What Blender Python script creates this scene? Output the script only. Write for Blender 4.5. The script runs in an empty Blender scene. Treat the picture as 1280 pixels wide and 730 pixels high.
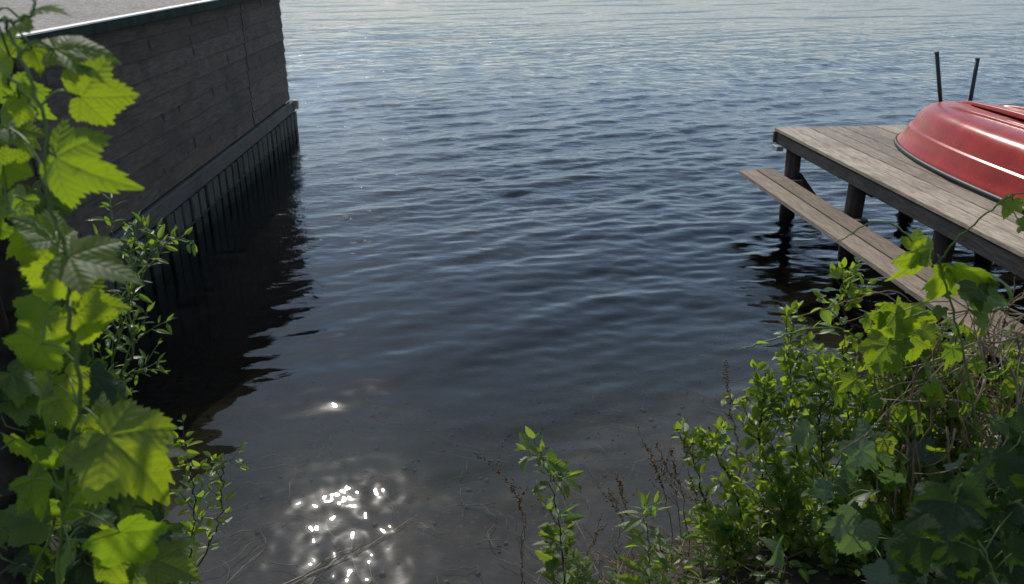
import bpy, math, random
import numpy as np
from mathutils import Vector, Matrix, noise as mnoise

# ------------------------------------------------------------------ basics
random.seed(7)
C = bpy.context.scene
COL = C.collection
F, H = 1050.0, 2.1
PITCH = math.atan(430.0 / 1050.0)
SN, CS = math.sin(PITCH), math.cos(PITCH)
SUN_EL, SUN_AZ = math.radians(39.5), math.radians(-13.5)      # azimuth measured from +Y towards +X


def un(x, y, z):
    """point of the horizontal plane z seen at a photo pixel"""
    u = (x - 640) / F; v = (y - 365) / F
    t = (H - z) / (SN + v * CS)
    return Vector((u * t, (CS - v * SN) * t, z))


def A(x, y, Y):
    """point at forward distance Y seen at a photo pixel"""
    u = (x - 640) / F; v = (y - 365) / F
    t = Y / (CS - v * SN)
    return Vector((u * t, Y, H - (SN + v * CS) * t))


def V(*a):
    return Vector(a)


# ------------------------------------------------------------------ terrain shape
SHORE = [(-30.0, 6.0), (-6.0, 5.2), (-3.1, 4.75), (-2.45, 4.2), (-2.0, 3.5), (-1.45, 2.75), (-1.05, 2.2), (-0.4, 1.98),
         (0.1, 2.08), (0.4, 2.36), (0.8, 2.58), (1.4, 2.95), (2.1, 3.4), (2.9, 3.8), (4.0, 4.2), (30.0, 5.5)]
SX = np.array([p[0] for p in SHORE]); SY = np.array([p[1] for p in SHORE])


def ground_np(x, y):
    d = (np.interp(x, SX, SY) - y) * 0.85                     # > 0 inland
    land = 0.02 + 0.42 * np.power(np.clip(d, 0, 6), 0.75)
    land = np.minimum(land, 0.62 + 0.02 * d)
    w = np.clip(-d, 0, None)
    bed = 0.02 - 0.17 * np.clip(w, 0, .9) - 0.26 * np.clip(w - .9, 0, 30)
    bed = bed - .35 * np.clip(-x - .9, 0, 1.6) * np.clip(w * 2, 0, 1)
    z = np.where(d > 0, land, np.maximum(bed, -3.6))
    n = 0.03 * np.sin(x * 5.1 + 1.3 * np.sin(y * 3.7)) * np.cos(y * 4.3 + 0.7 * np.sin(x * 6.1)) \
        + 0.012 * np.sin(x * 17 + y * 9) * np.sin(y * 21 - x * 7)
    return z + n * np.where(d > 0, np.clip(0.35 + np.abs(d), 0, 1), .4)


def gh(x, y):
    return float(ground_np(np.array([x]), np.array([y]))[0])


# ------------------------------------------------------------------ mesh collector
class MB:
    def __init__(self):
        self.v = []; self.f = []; self.uv = []; self.tint = []; self.sm = []

    def face(self, idx, uvs=None, tint=0.5, smooth=False):
        self.f.append(tuple(idx)); self.uv.append(uvs if uvs else [(0, 0)] * len(idx))
        self.tint.append(tint); self.sm.append(smooth)

    def add(self, verts, faces, tint=0.5, smooth=False):
        o = len(self.v); self.v.extend([tuple(p) for p in verts])
        for f in faces:
            self.face([i + o for i in f], None, tint, smooth)

    def box(self, c, ax, ay, az, tint=0.5, ch=0.0):
        """box with half-axis vectors and an optional chamfer of its four long (ax) edges"""
        c, ax, ay, az = Vector(c), Vector(ax), Vector(ay), Vector(az)
        if ch <= 0:
            prof = [(-1, -1), (1, -1), (1, 1), (-1, 1)]
        else:
            a = 1 - ch / ay.length; b = 1 - ch / az.length
            prof = [(-a, -1), (a, -1), (1, -b), (1, b), (a, 1), (-a, 1), (-1, b), (-1, -b)]
        n = len(prof)
        vs = [c - ax + ay * p + az * q for p, q in prof] + [c + ax + ay * p + az * q for p, q in prof]
        fs = [(i, (i + 1) % n, n + (i + 1) % n, n + i) for i in range(n)]
        fs += [tuple(reversed(range(n))), tuple(range(n, 2 * n))]
        self.add(vs, fs, tint)

    def tube(self, pts, rad, n=6, tint=0.5, cap=True):
        pts = [Vector(p) for p in pts]
        m = len(pts)
        if not isinstance(rad, (list, tuple)):
            rad = [rad] * m
        o = len(self.v)
        up = Vector((0.13, 0.21, 0.97))
        for i, p in enumerate(pts):
            d = (pts[min(i + 1, m - 1)] - pts[max(i - 1, 0)])
            if d.length < 1e-7: d = Vector((0, 0, 1))
            d.normalize()
            s = d.cross(up)
            if s.length < 0.15: s = d.cross(Vector((1, 0.1, 0)))
            s.normalize(); t = s.cross(d)
            for k in range(n):
                a = 2 * math.pi * k / n
                self.v.append(tuple(p + (s * math.cos(a) + t * math.sin(a)) * rad[i]))
        for i in range(m - 1):
            for k in range(n):
                k2 = (k + 1) % n
                self.face([o + i * n + k, o + i * n + k2, o + (i + 1) * n + k2, o + (i + 1) * n + k], None, tint, True)
        if cap:
            self.face([o + k for k in reversed(range(n))], None, tint)
            self.face([o + (m - 1) * n + k for k in range(n)], None, tint)

    def blob(self, c, r, tint=0.5, axis=None, el=1.6):
        c = Vector(c); axis = (Vector(axis) if axis is not None else Vector((0, 0, 1))).normalized()
        s = axis.cross(Vector((0.3, 0.8, 0.52))).normalized(); t = s.cross(axis)
        o = len(self.v)
        self.v.append(tuple(c - axis * r * el))
        for lv in (-0.45, 0.45):
            for k in range(5):
                a = 2 * math.pi * k / 5 + lv
                self.v.append(tuple(c + axis * r * el * lv + (s * math.cos(a) + t * math.sin(a)) * r))
        self.v.append(tuple(c + axis * r * el))
        for k in range(5):
            k2 = (k + 1) % 5
            self.face([o, o + 1 + k2, o + 1 + k], None, tint, True)
            self.face([o + 1 + k, o + 1 + k2, o + 6 + k2, o + 6 + k], None, tint, True)
            self.face([o + 6 + k, o + 6 + k2, o + 11], None, tint, True)

    def build(self, name, mat, parent=None, recenter=None):
        me = bpy.data.meshes.new(name)
        vs = self.v
        off = Vector((0, 0, 0))
        if parent is not None:
            off = Vector(parent.location)
        elif recenter is not None:
            off = Vector(recenter)
        me.from_pydata([(a - off.x, b - off.y, c - off.z) for a, b, c in vs], [], self.f)
        uvl = me.uv_layers.new(name='UVMap')
        flat = [q for face in self.uv for c in face for q in c]
        uvl.data.foreach_set('uv', flat)
        at = me.attributes.new('tint', 'FLOAT', 'FACE')
        at.data.foreach_set('value', self.tint)
        me.polygons.foreach_set('use_smooth', self.sm)
        me.materials.append(mat)
        me.update()
        o = bpy.data.objects.new(name, me); COL.objects.link(o)
        o.location = (0, 0, 0) if parent is not None else off
        if parent is not None: o.parent = parent
        return o


def root(name, loc, label, cat, group=None):
    o = bpy.data.objects.new(name, None); COL.objects.link(o)
    o.location = loc; o.empty_display_size = 0.1
    tag(o, label, cat, group); return o


def tag(o, label, cat, group=None, kind=None):
    if label: o['label'] = label
    if cat: o['category'] = cat
    if group: o['group'] = group
    if kind: o['kind'] = kind
    return o


# ------------------------------------------------------------------ materials
def new_mat(name):
    m = bpy.data.materials.new(name); m.use_nodes = True
    nt = m.node_tree; nt.nodes.clear()
    return m, nt, nt.nodes, nt.links


class NT:
    def __init__(self, nt): self.n = nt.nodes; self.l = nt.links

    def node(self, t, **kw):
        x = self.n.new(t)
        for k, v in kw.items(): setattr(x, k, v)
        return x

    def put(self, sock, v):
        if isinstance(v, bpy.types.NodeSocket): self.l.new(v, sock)
        elif v is not None: sock.default_value = v

    def math(self, op, a, b=None, c=None, clamp=False):
        x = self.node('ShaderNodeMath', operation=op, use_clamp=clamp)
        self.put(x.inputs[0], a)
        if b is not None: self.put(x.inputs[1], b)
        if c is not None: self.put(x.inputs[2], c)
        return x.outputs[0]

    def mix(self, f, a, b, blend='MIX'):
        x = self.node('ShaderNodeMix', data_type='RGBA', blend_type=blend)
        self.put(x.inputs[0], f); self.put(x.inputs[6], a); self.put(x.inputs[7], b)
        return x.outputs[2]

    def ramp(self, f, stops):
        x = self.node('ShaderNodeValToRGB')
        e = x.color_ramp.elements
        while len(e) > 1: e.remove(e[-1])
        e[0].position, e[0].color = stops[0][0], (*stops[0][1], 1)
        for p, c in stops[1:]:
            q = e.new(p); q.color = (*c, 1)
        self.put(x.inputs[0], f); return x.outputs[0]

    def noise(self, vec, scale, detail=4, rough=0.55, dist=0.0):
        x = self.node('ShaderNodeTexNoise')
        x.inputs['Scale'].default_value = scale; x.inputs['Detail'].default_value = detail
        x.inputs['Roughness'].default_value = rough; x.inputs['Distortion'].default_value = dist
        if vec is not None: self.l.new(vec, x.inputs['Vector'])
        return x.outputs['Fac']

    def voro(self, vec, scale, feature='F1'):
        x = self.node('ShaderNodeTexVoronoi', feature=feature)
        x.inputs['Scale'].default_value = scale
        self.l.new(vec, x.inputs['Vector']); return x.outputs['Distance']

    def coord(self, scale=(1, 1, 1), rot=(0, 0, 0), loc=(0, 0, 0), src='Object'):
        t = self.node('ShaderNodeTexCoord'); mp = self.node('ShaderNodeMapping')
        mp.inputs['Scale'].default_value = scale; mp.inputs['Rotation'].default_value = rot
        mp.inputs['Location'].default_value = loc
        self.l.new(t.outputs[src], mp.inputs['Vector']); return mp.outputs[0]

    def attr(self, name='tint'):
        return self.node('ShaderNodeAttribute', attribute_name=name).outputs['Fac']

    def step(self, v, lo, hi):
        x = self.node('ShaderNodeMapRange', interpolation_type='SMOOTHSTEP')
        self.put(x.inputs['Value'], v)
        x.inputs['From Min'].default_value = lo; x.inputs['From Max'].default_value = hi
        return x.outputs[0]

    def bump(self, h, strength, dist, normal=None):
        x = self.node('ShaderNodeBump'); x.inputs['Strength'].default_value = strength
        x.inputs['Distance'].default_value = dist
        self.l.new(h, x.inputs['Height'])
        if normal is not None: self.l.new(normal, x.inputs['Normal'])
        return x.outputs[0]

    def principled(self, col, rough=0.7, normal=None, spec=0.5, metal=0.0, coat=0.0):
        p = self.node('ShaderNodeBsdfPrincipled')
        self.put(p.inputs['Base Color'], col if isinstance(col, bpy.types.NodeSocket) else (*col, 1))
        self.put(p.inputs['Roughness'], rough)
        p.inputs['Specular IOR Level'].default_value = spec; p.inputs['Metallic'].default_value = metal
        p.inputs['Coat Weight'].default_value = coat; p.inputs['Coat Roughness'].default_value = 0.12
        if normal is not None: self.l.new(normal, p.inputs['Normal'])
        return p

    def out(self, surf, vol=None):
        o = self.node('ShaderNodeOutputMaterial')
        if surf is not None: self.l.new(surf, o.inputs['Surface'])
        if vol is not None: self.l.new(vol, o.inputs['Volume'])


def simple(name, col, rough=0.6, nscale=None, amount=0.3, spec=0.4, bump=0.0, metal=0.0):
    m, nt, _, _ = new_mat(name); g = NT(nt)
    if nscale:
        f = g.noise(g.coord(), nscale, 5, .6)
        dark = tuple(c * (1 - amount) for c in col); lite = tuple(min(1, c * (1 + amount)) for c in col)
        c = g.ramp(f, [(.3, dark), (.7, lite)])
        nrm = g.bump(f, bump, .004) if bump else None
        p = g.principled(c, rough, nrm, spec, metal)
    else:
        p = g.principled(col, rough, None, spec, metal)
    g.out(p.outputs[0]); return m


def wood(name, dark, lite, along=(1, 14, 14), rough=0.8, rot=0.0, grain=.5, stain=0.5, spec=.25, groove=0, knots=0.0,
         red=None, wet=None):
    """weathered boards: streaks along local X after rotation, per-board tint, knots, blotches"""
    m, nt, _, _ = new_mat(name); g = NT(nt)
    base = g.coord(rot=(0, 0, rot))
    off = g.node('ShaderNodeVectorMath', operation='ADD')
    tint = g.attr()
    comb = g.node('ShaderNodeCombineXYZ'); nt.links.new(g.math('MULTIPLY', tint, 37.0), comb.inputs[0])
    nt.links.new(g.math('MULTIPLY', tint, 11.0), comb.inputs[2])
    nt.links.new(base, off.inputs[0]); nt.links.new(comb.outputs[0], off.inputs[1])
    sc = g.node('ShaderNodeVectorMath', operation='MULTIPLY'); sc.inputs[1].default_value = along
    nt.links.new(off.outputs[0], sc.inputs[0])
    f1 = g.noise(sc.outputs[0], 6.0, 6, .62, .4)
    f2 = g.noise(off.outputs[0], 2.3, 4, .6)
    f3 = g.noise(off.outputs[0], 38, 3, .6)
    c = g.ramp(f1, [(.28, dark), (.5, tuple((a + b) / 2 for a, b in zip(dark, lite))), (.72, lite)])
    tf = g.math('MULTIPLY_ADD', tint, .45, .78)
    tc = g.node('ShaderNodeCombineColor')
    for i in range(3): nt.links.new(tf, tc.inputs[i])
    c = g.mix(1.0, c, tc.outputs[0], 'MULTIPLY')
    c = g.mix(g.math('MULTIPLY', g.step(f2, .48, .68), stain), c, (*[x * .55 for x in dark], 1))
    c = g.mix(g.math('MULTIPLY', g.step(f3, .6, .72), .35), c, (*[x * .4 for x in dark], 1))
    if red is not None:
        f5 = g.noise(off.outputs[0], 1.2, 3, .5)
        c = g.mix(g.math('MULTIPLY', g.step(f5, .5, .72), .7), c, (*red, 1))
    h = f1
    if knots > 0:
        ks = g.node('ShaderNodeVectorMath', operation='MULTIPLY'); ks.inputs[1].default_value = (1.0, 1.0, .55)
        nt.links.new(off.outputs[0], ks.inputs[0])
        kd = g.voro(ks.outputs[0], 5.5)
        km = g.math('SUBTRACT', 1.0, g.step(kd, .10, .19))
        c = g.mix(g.math('MULTIPLY', km, knots), c, (.004, .003, .003, 1))
    if wet is not None:
        so_ = g.node('ShaderNodeSeparateXYZ'); tc_ = g.node('ShaderNodeTexCoord'); nt.links.new(tc_.outputs['Object'], so_.inputs[0])
        hz = g.math('ADD', so_.outputs[2], g.math('MULTIPLY', f2, .05))
        wf = g.math('SUBTRACT', 1.0, g.step(hz, wet, wet + .05))
        c = g.mix(g.math('MULTIPLY', wf, .85), c, (.006, .008, .004, 1))
    nrm = g.bump(h, grain, .003)
    if groove:
        uv = g.node('ShaderNodeUVMap')
        sep = g.node('ShaderNodeSeparateXYZ'); nt.links.new(uv.outputs[0], sep.inputs[0])
        w = g.math('SINE', g.math('MULTIPLY', sep.outputs[1], groove * 6.2832))
        nrm = g.bump(w, 1.0, .0018, nrm)
        c = g.mix(g.math('MULTIPLY', g.step(w, .55, -.35), .0), c, c)
    p = g.principled(c, rough, nrm, spec)
    g.out(p.outputs[0]); return m


def leaf_mat(name, front, back, sec=9.0, gloss=.42, trans=.5, spot=0.42, veins=1.0):
    m, nt, _, _ = new_mat(name); g = NT(nt)
    uv = g.node('ShaderNodeUVMap'); sep = g.node('ShaderNodeSeparateXYZ'); nt.links.new(uv.outputs[0], sep.inputs[0])
    a, p = sep.outputs[0], g.math('ABSOLUTE', sep.outputs[1])
    main = g.math('SUBTRACT', 1.0, g.step(p, .006, .022))
    s = g.math('SUBTRACT', a, g.math('MULTIPLY', g.math('POWER', p, 1.15), .95))
    wobn = g.noise(g.coord(), 22, 2, .5)
    s = g.math('FRACT', g.math('MULTIPLY_ADD', s, sec, g.math('MULTIPLY', wobn, .9)))
    s = g.math('ABSOLUTE', g.math('SUBTRACT', s, .5))         # 0 at the vein, .5 between
    vein2 = g.math('SUBTRACT', 1.0, g.step(s, .03, .1))
    vein = g.math('MAXIMUM', main, g.math('MULTIPLY', vein2, .45))
    tint = g.attr()
    co = g.coord()
    n1 = g.noise(co, 60, 3, .6); n2 = g.noise(co, 9, 2, .5)
    hue = g.math('ADD', g.math('MULTIPLY', tint, .75), g.math('MULTIPLY', n2, .25))
    fc = g.mix(hue, (front[0] * .6, front[1] * .7, front[2] * .75, 1), (front[0] * 1.5, front[1] * 1.25, front[2] * 1.1, 1))
    fc = g.mix(g.math('MULTIPLY', vein, .38 * veins), fc, (front[0] * 2.6, front[1] * 2.2, front[2] * 2.4, 1))
    fc = g.mix(g.math('MULTIPLY', g.step(n1, .59, .70), spot), fc, (.09, .07, .02, 1))
    tc = g.mix(hue, (back[0] * .62, back[1] * .78, back[2], 1), (back[0] * 1.2, back[1] * 1.05, back[2], 1))
    tc = g.mix(g.math('MULTIPLY', vein, .42 * veins), tc, (back[0] * .45, back[1] * .5, back[2] * .6, 1))
    tc = g.mix(g.math('MULTIPLY', g.step(n1, .59, .70), spot), tc, (.12, .09, .01, 1))
    hgt = g.math('ADD', g.math('MULTIPLY', s, 1.0), g.math('MULTIPLY', g.step(p, 0, .05), .5))
    hgt = g.math('ADD', hgt, g.math('MULTIPLY', n1, .5))
    nrm = g.bump(hgt, .6, .0018)
    b = g.principled(fc, gloss, nrm, .5)
    t = g.node('ShaderNodeBsdfTranslucent'); nt.links.new(tc, t.inputs['Color']); nt.links.new(nrm, t.inputs['Normal'])
    mx = g.node('ShaderNodeMixShader'); mx.inputs[0].default_value = trans
    nt.links.new(b.outputs[0], mx.inputs[1]); nt.links.new(t.outputs[0], mx.inputs[2])
    g.out(mx.outputs[0]); return m


M = {}
M['hop_leaf'] = leaf_mat('hop_leaf', (.034, .068, .013), (.32, .45, .012), 8.0, .6, .52)
M['shaded_leaf'] = leaf_mat('shaded_leaf', (.016, .032, .005), (.08, .15, .005), 8.0, .8, .3)  # darker copy of the hop leaf, shade of the thicket painted into its colour
M['small_leaf'] = leaf_mat('small_leaf', (.055, .105, .02), (.42, .58, .03), 7.0, .36, .48, .12, .7)
M['willow_leaf'] = leaf_mat('willow_leaf', (.05, .10, .022), (.30, .46, .03), 9.0, .33, .45, .1, .5)
M['nettle_leaf'] = leaf_mat('nettle_leaf', (.06, .105, .025), (.32, .46, .04), 8.0, .5, .46, .15)
M['grey_leaf'] = leaf_mat('grey_leaf', (.075, .105, .06), (.2, .34, .06), 8.0, .5, .3, .25)
M['green_stem'] = simple('green_stem', (.10, .15, .03), .5, 30, .3)
M['brown_stem'] = simple('brown_stem', (.05, .032, .02), .7, 40, .4)
M['dry_stem'] = simple('dry_stem', (.22, .14, .085), .75, 25, .5)
M['pale_stem'] = simple('pale_stem', (.30, .23, .13), .7, 25, .4)
M['seed'] = simple('seed', (.12, .06, .025), .8, 50, .5)
M['bark'] = simple('bark', (.03, .024, .018), .9, 18, .5, .2, .8)
M['twig_wet'] = simple('twig_wet', (.20, .15, .09), .35, 25, .3)
M['weed'] = simple('weed', (.09, .072, .035), .6, 20, .5)

# ------------------------------------------------------------------ leaves
LOBES5 = [(0, 1.0), (52, .80), (-52, .80), (106, .56), (-106, .56)]


def leaf_palm(mb, P, tip, nrm, tint=.5, lobes=LOBES5, teeth=21, sharp=1.0, rnd=None, cup=.12, droop=.18, na=134, deep=1.25):
    """broad lobed toothed leaf; P petiole joint, tip the end of the middle lobe"""
    rnd = rnd or random
    P = Vector(P); d = Vector(tip) - P; L = d.length; x = d.normalized()
    n = Vector(nrm); n = (n - x * n.dot(x))
    if n.length < 1e-4: n = x.orthogonal()
    n.normalize(); y = n.cross(x)
    ph = rnd.uniform(0, 6.28); asym = rnd.uniform(.9, 1.1); wav = rnd.uniform(.04, .09)
    fold = rnd.uniform(.05, .2)
    lob = [(math.radians(a * rnd.uniform(.93, 1.05)), l * rnd.uniform(.92, 1.05) * (asym if a > 0 else 1 / asym if a < 0 else 1))
           for a, l in lobes]
    ang = [math.radians(-166 + 332 * i / (na - 1)) for i in range(na)]
    rad = []
    for th in ang:
        s = 0
        for a, l in lob:
            dd = min(abs(th - a), 1.5) * deep
            s += (l / (math.cos(min(dd, 1.5)) + (.38 + 1.5 * dd) * math.sin(min(dd, 1.5)))) ** 9
        r = s ** (1 / 9)
        tt = (th * teeth / math.pi * (1 + .1 * math.sin(th * 2 + ph))) % 1.0
        r *= 1 + .14 * sharp * ((1 - tt if th > 0 else tt) - .5)
        back = abs(th) - 2.25
        if back > 0: r *= max(.32, 1 - back * .85)
        rad.append(r)
    rings = (0.0, .3, .56, .8, 1.0)
    o = len(mb.v); mb.v.append(tuple(P))
    loc = [[(0, 0)] * na]
    for q in rings[1:]:
        row = []
        for th, r in zip(ang, rad):
            lx, ly = r * q * math.cos(th), r * q * math.sin(th)
            # crease along veins
            k = min(abs(th - a) for a, _ in lob)
            rr = r * q
            z = -droop * rr * rr * max(0, lx) - cup * rr * rr + fold * abs(ly) * .5 + .22 * min(k, .5) * rr * .45 \
                + wav * rr * math.sin(3 * th + ph) + wav * .5 * rr * rr * math.sin(9 * th + ph * 2)
            row.append((lx, ly))
            mb.v.append(tuple(P + (x * lx + y * ly + n * z) * L))
        loc.append(row)
    def uv(sec, lx, ly):
        a = lob[sec][0]
        return (lx * math.cos(a) + ly * math.sin(a), -lx * math.sin(a) + ly * math.cos(a))
    for i in range(na - 1):
        tm = (ang[i] + ang[i + 1]) / 2
        sec = min(range(len(lob)), key=lambda k: abs(tm - lob[k][0]))
        for q in range(len(rings) - 1):
            if q == 0:
                ids = [o, o + 1 + i, o + 2 + i]
                pts = [(0, 0), loc[1][i], loc[1][i + 1]]
            else:
                b0 = o + 1 + (q - 1) * na; b1 = o + 1 + q * na
                ids = [b0 + i, b1 + i, b1 + i + 1, b0 + i + 1]
                pts = [loc[q][i], loc[q + 1][i], loc[q + 1][i + 1], loc[q][i + 1]]
            mb.face(ids, [uv(sec, *p) for p in pts], tint, True)


def leaf_oval(mb, P, x, nrm, L, width=.5, tint=.5, rnd=None, nt_=6, pow_=.75, bend=None, teeth=0.0, peak=.42):
    rnd = rnd or random
    P = Vector(P); x = Vector(x).normalized()
    n = Vector(nrm); n = n - x * n.dot(x)
    if n.length < 1e-4: n = x.orthogonal()
    n.normalize(); y = n.cross(x)
    bend = rnd.uniform(.05, .35) if bend is None else bend
    fold = rnd.uniform(.1, .5); tw = rnd.uniform(-.3, .3)
    o = len(mb.v); cols = (-1, -.5, 0, .5, 1)
    pts = []
    for i in range(nt_ + 1):
        t = i / nt_
        tt = t ** (math.log(.5) / math.log(peak))
        w = width * .5 * (math.sin(math.pi * min(1, tt)) ** pow_)
        if teeth and 0 < i < nt_: w *= 1 + teeth * (1 if i % 2 else -1)
        if i == nt_: w = 0.0
        for c in cols:
            ly = w * c; lz = -bend * t * t + fold * abs(ly) + tw * ly * t
            pts.append((t, ly))
            mb.v.append(tuple(P + (x * t + y * ly + n * lz) * L))
    for i in range(nt_):
        for j in range(4):
            ids = [i * 5 + j, (i + 1) * 5 + j, (i + 1) * 5 + j + 1, i * 5 + j + 1]
            mb.face([o + k for k in ids], [pts[k] for k in ids], tint, True)


def rv(r, s=1.0):
    return Vector((r.gauss(0, s), r.gauss(0, s), r.gauss(0, s)))


def spline(pts, k=8):
    """Catmull-Rom through points"""
    pts = [Vector(p) for p in pts]
    if len(pts) < 3:
        return [pts[0].lerp(pts[1], i / k) for i in range(k + 1)]
    P = [pts[0] * 2 - pts[1]] + pts + [pts[-1] * 2 - pts[-2]]
    out = []
    for i in range(1, len(P) - 2):
        p0, p1, p2, p3 = P[i - 1:i + 3]
        for j in range(k):
            t = j / k
            out.append(.5 * ((2 * p1) + (p2 - p0) * t + (2 * p0 - 5 * p1 + 4 * p2 - p3) * t * t + (3 * p1 - p0 - 3 * p2 + p3) * t ** 3))
    out.append(pts[-1]); return out


def taper(n, a, b):
    return [a + (b - a) * i / max(1, n - 1) for i in range(n)]


def wob(path, amp, r):
    return [p + (rv(r, amp) if 0 < i < len(path) - 1 else Vector()) for i, p in enumerate(path)]


def grounded(pts):
    """add a root point in the soil below the lowest given point"""
    p = pts[0]
    q = Vector((p.x, p.y + .02, gh(p.x, p.y + .02) - .03))
    if q.z < p.z - .05: return [q] + list(pts)
    return list(pts)

# ------------------------------------------------------------------ GROUND (bank and lake bed in one sheet)
def grid_mesh(name, xs, ys, zf, mat, extra=None):
    X, Y = np.meshgrid(xs, ys); Z = zf(X.ravel(), Y.ravel())
    co = np.stack([X.ravel(), Y.ravel(), Z], 1)
    nx, ny = len(xs), len(ys)
    i, j = np.meshgrid(np.arange(nx - 1), np.arange(ny - 1))
    a = (j * nx + i).ravel()
    faces = np.stack([a, a + 1, a + nx + 1, a + nx], 1)
    me = bpy.data.meshes.new(name)
    me.vertices.add(len(co)); me.vertices.foreach_set('co', co.astype(np.float32).ravel())
    me.loops.add(faces.size); me.loops.foreach_set('vertex_index', faces.astype(np.int32).ravel())
    me.polygons.add(len(faces)); me.polygons.foreach_set('loop_start', np.arange(0, faces.size, 4, dtype=np.int32))
    me.polygons.foreach_set('use_smooth', np.ones(len(faces), dtype=bool))
    me.update(calc_edges=True); me.validate(); me.materials.append(mat)
    o = bpy.data.objects.new(name, me); COL.objects.link(o); return o


def ground_material():
    m, nt, _, _ = new_mat('soil_and_bed'); g = NT(nt)
    co = g.coord()
    sep = g.node('ShaderNodeSeparateXYZ'); nt.links.new(co, sep.inputs[0])
    n1 = g.noise(co, 3.0, 8, .68); n2 = g.noise(co, 22, 6, .65); n3 = g.noise(co, 1.1, 3, .5)
    vo = g.voro(co, 26)
    soil = g.ramp(n2, [(.3, (.018, .013, .009)), (.55, (.032, .024, .016)), (.75, (.06, .045, .03))])
    bed = g.ramp(n1, [(.30, (.012, .009, .006)), (.46, (.030, .021, .012)), (.60, (.060, .042, .025)), (.74, (.12, .085, .052))])
    peb = g.math('SUBTRACT', 1.0, g.step(vo, .12, .35))
    bed = g.mix(g.math('MULTIPLY', peb, .3), bed, (.13, .11, .085, 1))
    bed = g.mix(g.math('MULTIPLY', g.step(n3, .46, .60), .75), bed, (.018, .018, .007, 1))
    c = g.mix(g.step(sep.outputs[2], -.10, -.03), bed, soil)
    h = g.math('ADD', n2, g.math('MULTIPLY', peb, .5))
    p = g.principled(c, .85, g.bump(h, .35, .008), .2)
    g.out(p.outputs[0]); return m


xs = np.concatenate([[-3500, -1200, -400, -150, -60, -30, -15, -9, -6], np.arange(-4.5, 5.0, .045),
                     [6, 9, 15, 30, 60, 150, 400, 1200, 3500]])
ys = np.concatenate([[-3500, -1000, -300, -100, -30, -10, -4, -2], np.arange(-1, 6.5, .045), np.arange(6.6, 14, .25),
                     [16, 20, 26, 34, 50, 80, 140, 300, 700, 1500, 3500]])
gr = grid_mesh('ground', xs, ys, ground_np, ground_material())
tag(gr, None, None, kind='structure')

# ------------------------------------------------------------------ WATER
WR = np.random.RandomState(11)
comps = []
def add_comps(n, l0, l1, dir_deg, spread, steep):
    for k in range(n):
        lam = l0 * (l1 / l0) ** ((k + WR.rand()) / n)
        th = math.radians(dir_deg + WR.randn() * spread)
        comps.append((lam, math.cos(th), math.sin(th), steep * lam / (2 * math.pi) * (.6 + .8 * WR.rand()) / math.sqrt(n),
                      WR.rand() * 6.283))
add_comps(12, 1.2, 4.0, 110, 26, .018)
add_comps(26, .30, .95, 114, 12, .060)      # main wind waves, crests running up to the right
add_comps(46, .13, .32, 109, 20, .105)
add_comps(40, .06, .14, 103, 34, .085)
add_comps(14, .30, .8, 60, 25, .035)
comps = np.array(comps)


def wave_np(x, y, cell):
    z = np.zeros_like(x)
    d = y
    far = np.clip((d - 1.6) / 5.8, 0, 1)
    far = far * far * (3 - 2 * far)
    lee = np.clip((x + 2.4) / 2.6, 0, 1)                       # calmer beside the boathouse wall
    lee = .35 + .65 * lee
    lee = np.where(d > 9, lee + (1 - lee) * np.clip((d - 9) / 3, 0, 1), lee)
    e_small = (.13 + .87 * far) * lee
    e_big = (.22 + .78 * far) * (.55 + .45 * lee)
    # patches of rougher and smoother water
    gust = 1 + .18 * np.sin(x * .55 + y * .35 + 1.3 * np.sin(y * .23)) * np.sin(y * .5 - x * .2 + .8)
    for lam, cx, cy, a, ph in comps:
        k = 2 * math.pi / lam
        fade = np.clip((lam / cell - 4) / 4, 0, 1)
        env = e_big if lam > .4 else e_small
        arg = k * (x * cx + y * cy) + ph + .35 * np.sin(.9 * x - .5 * y + ph)
        z += a * env * fade * gust * np.sin(arg)
    # small rings around the twigs by the shore
    for rx, ry, am, wl in ((-.66, 2.62, .00022, .05), (-.30, 2.86, .00018, .06), (-.95, 2.66, .0002, .055), (-.45, 2.45, .0002, .045), (-1.05, 3.0, .00013, .07)):
        rr = np.sqrt((x - rx) ** 2 + (y - ry) ** 2)
        z += .45 * am * np.sin(rr * 2 * math.pi / wl) * np.exp(-rr / .17) * (cell < .03)
    cl = np.exp(-(((x + .66) / .42) ** 2 + ((y - 2.7) / .42) ** 2))
    R2 = np.random.RandomState(5)
    for k in range(34):
        lam = R2.uniform(.035, .16); th = R2.uniform(0, 6.283); ph = R2.uniform(0, 6.283)
        z += cl * (.0105 * lam ** 1.05 / math.sqrt(34)) * np.sin(2 * math.pi / lam * (x * math.cos(th) + y * math.sin(th)) + ph + .8 * np.sin(5 * x + 7 * y + ph)) * np.clip((lam / cell - 2) / 2, 0, 1)
    return z


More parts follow.
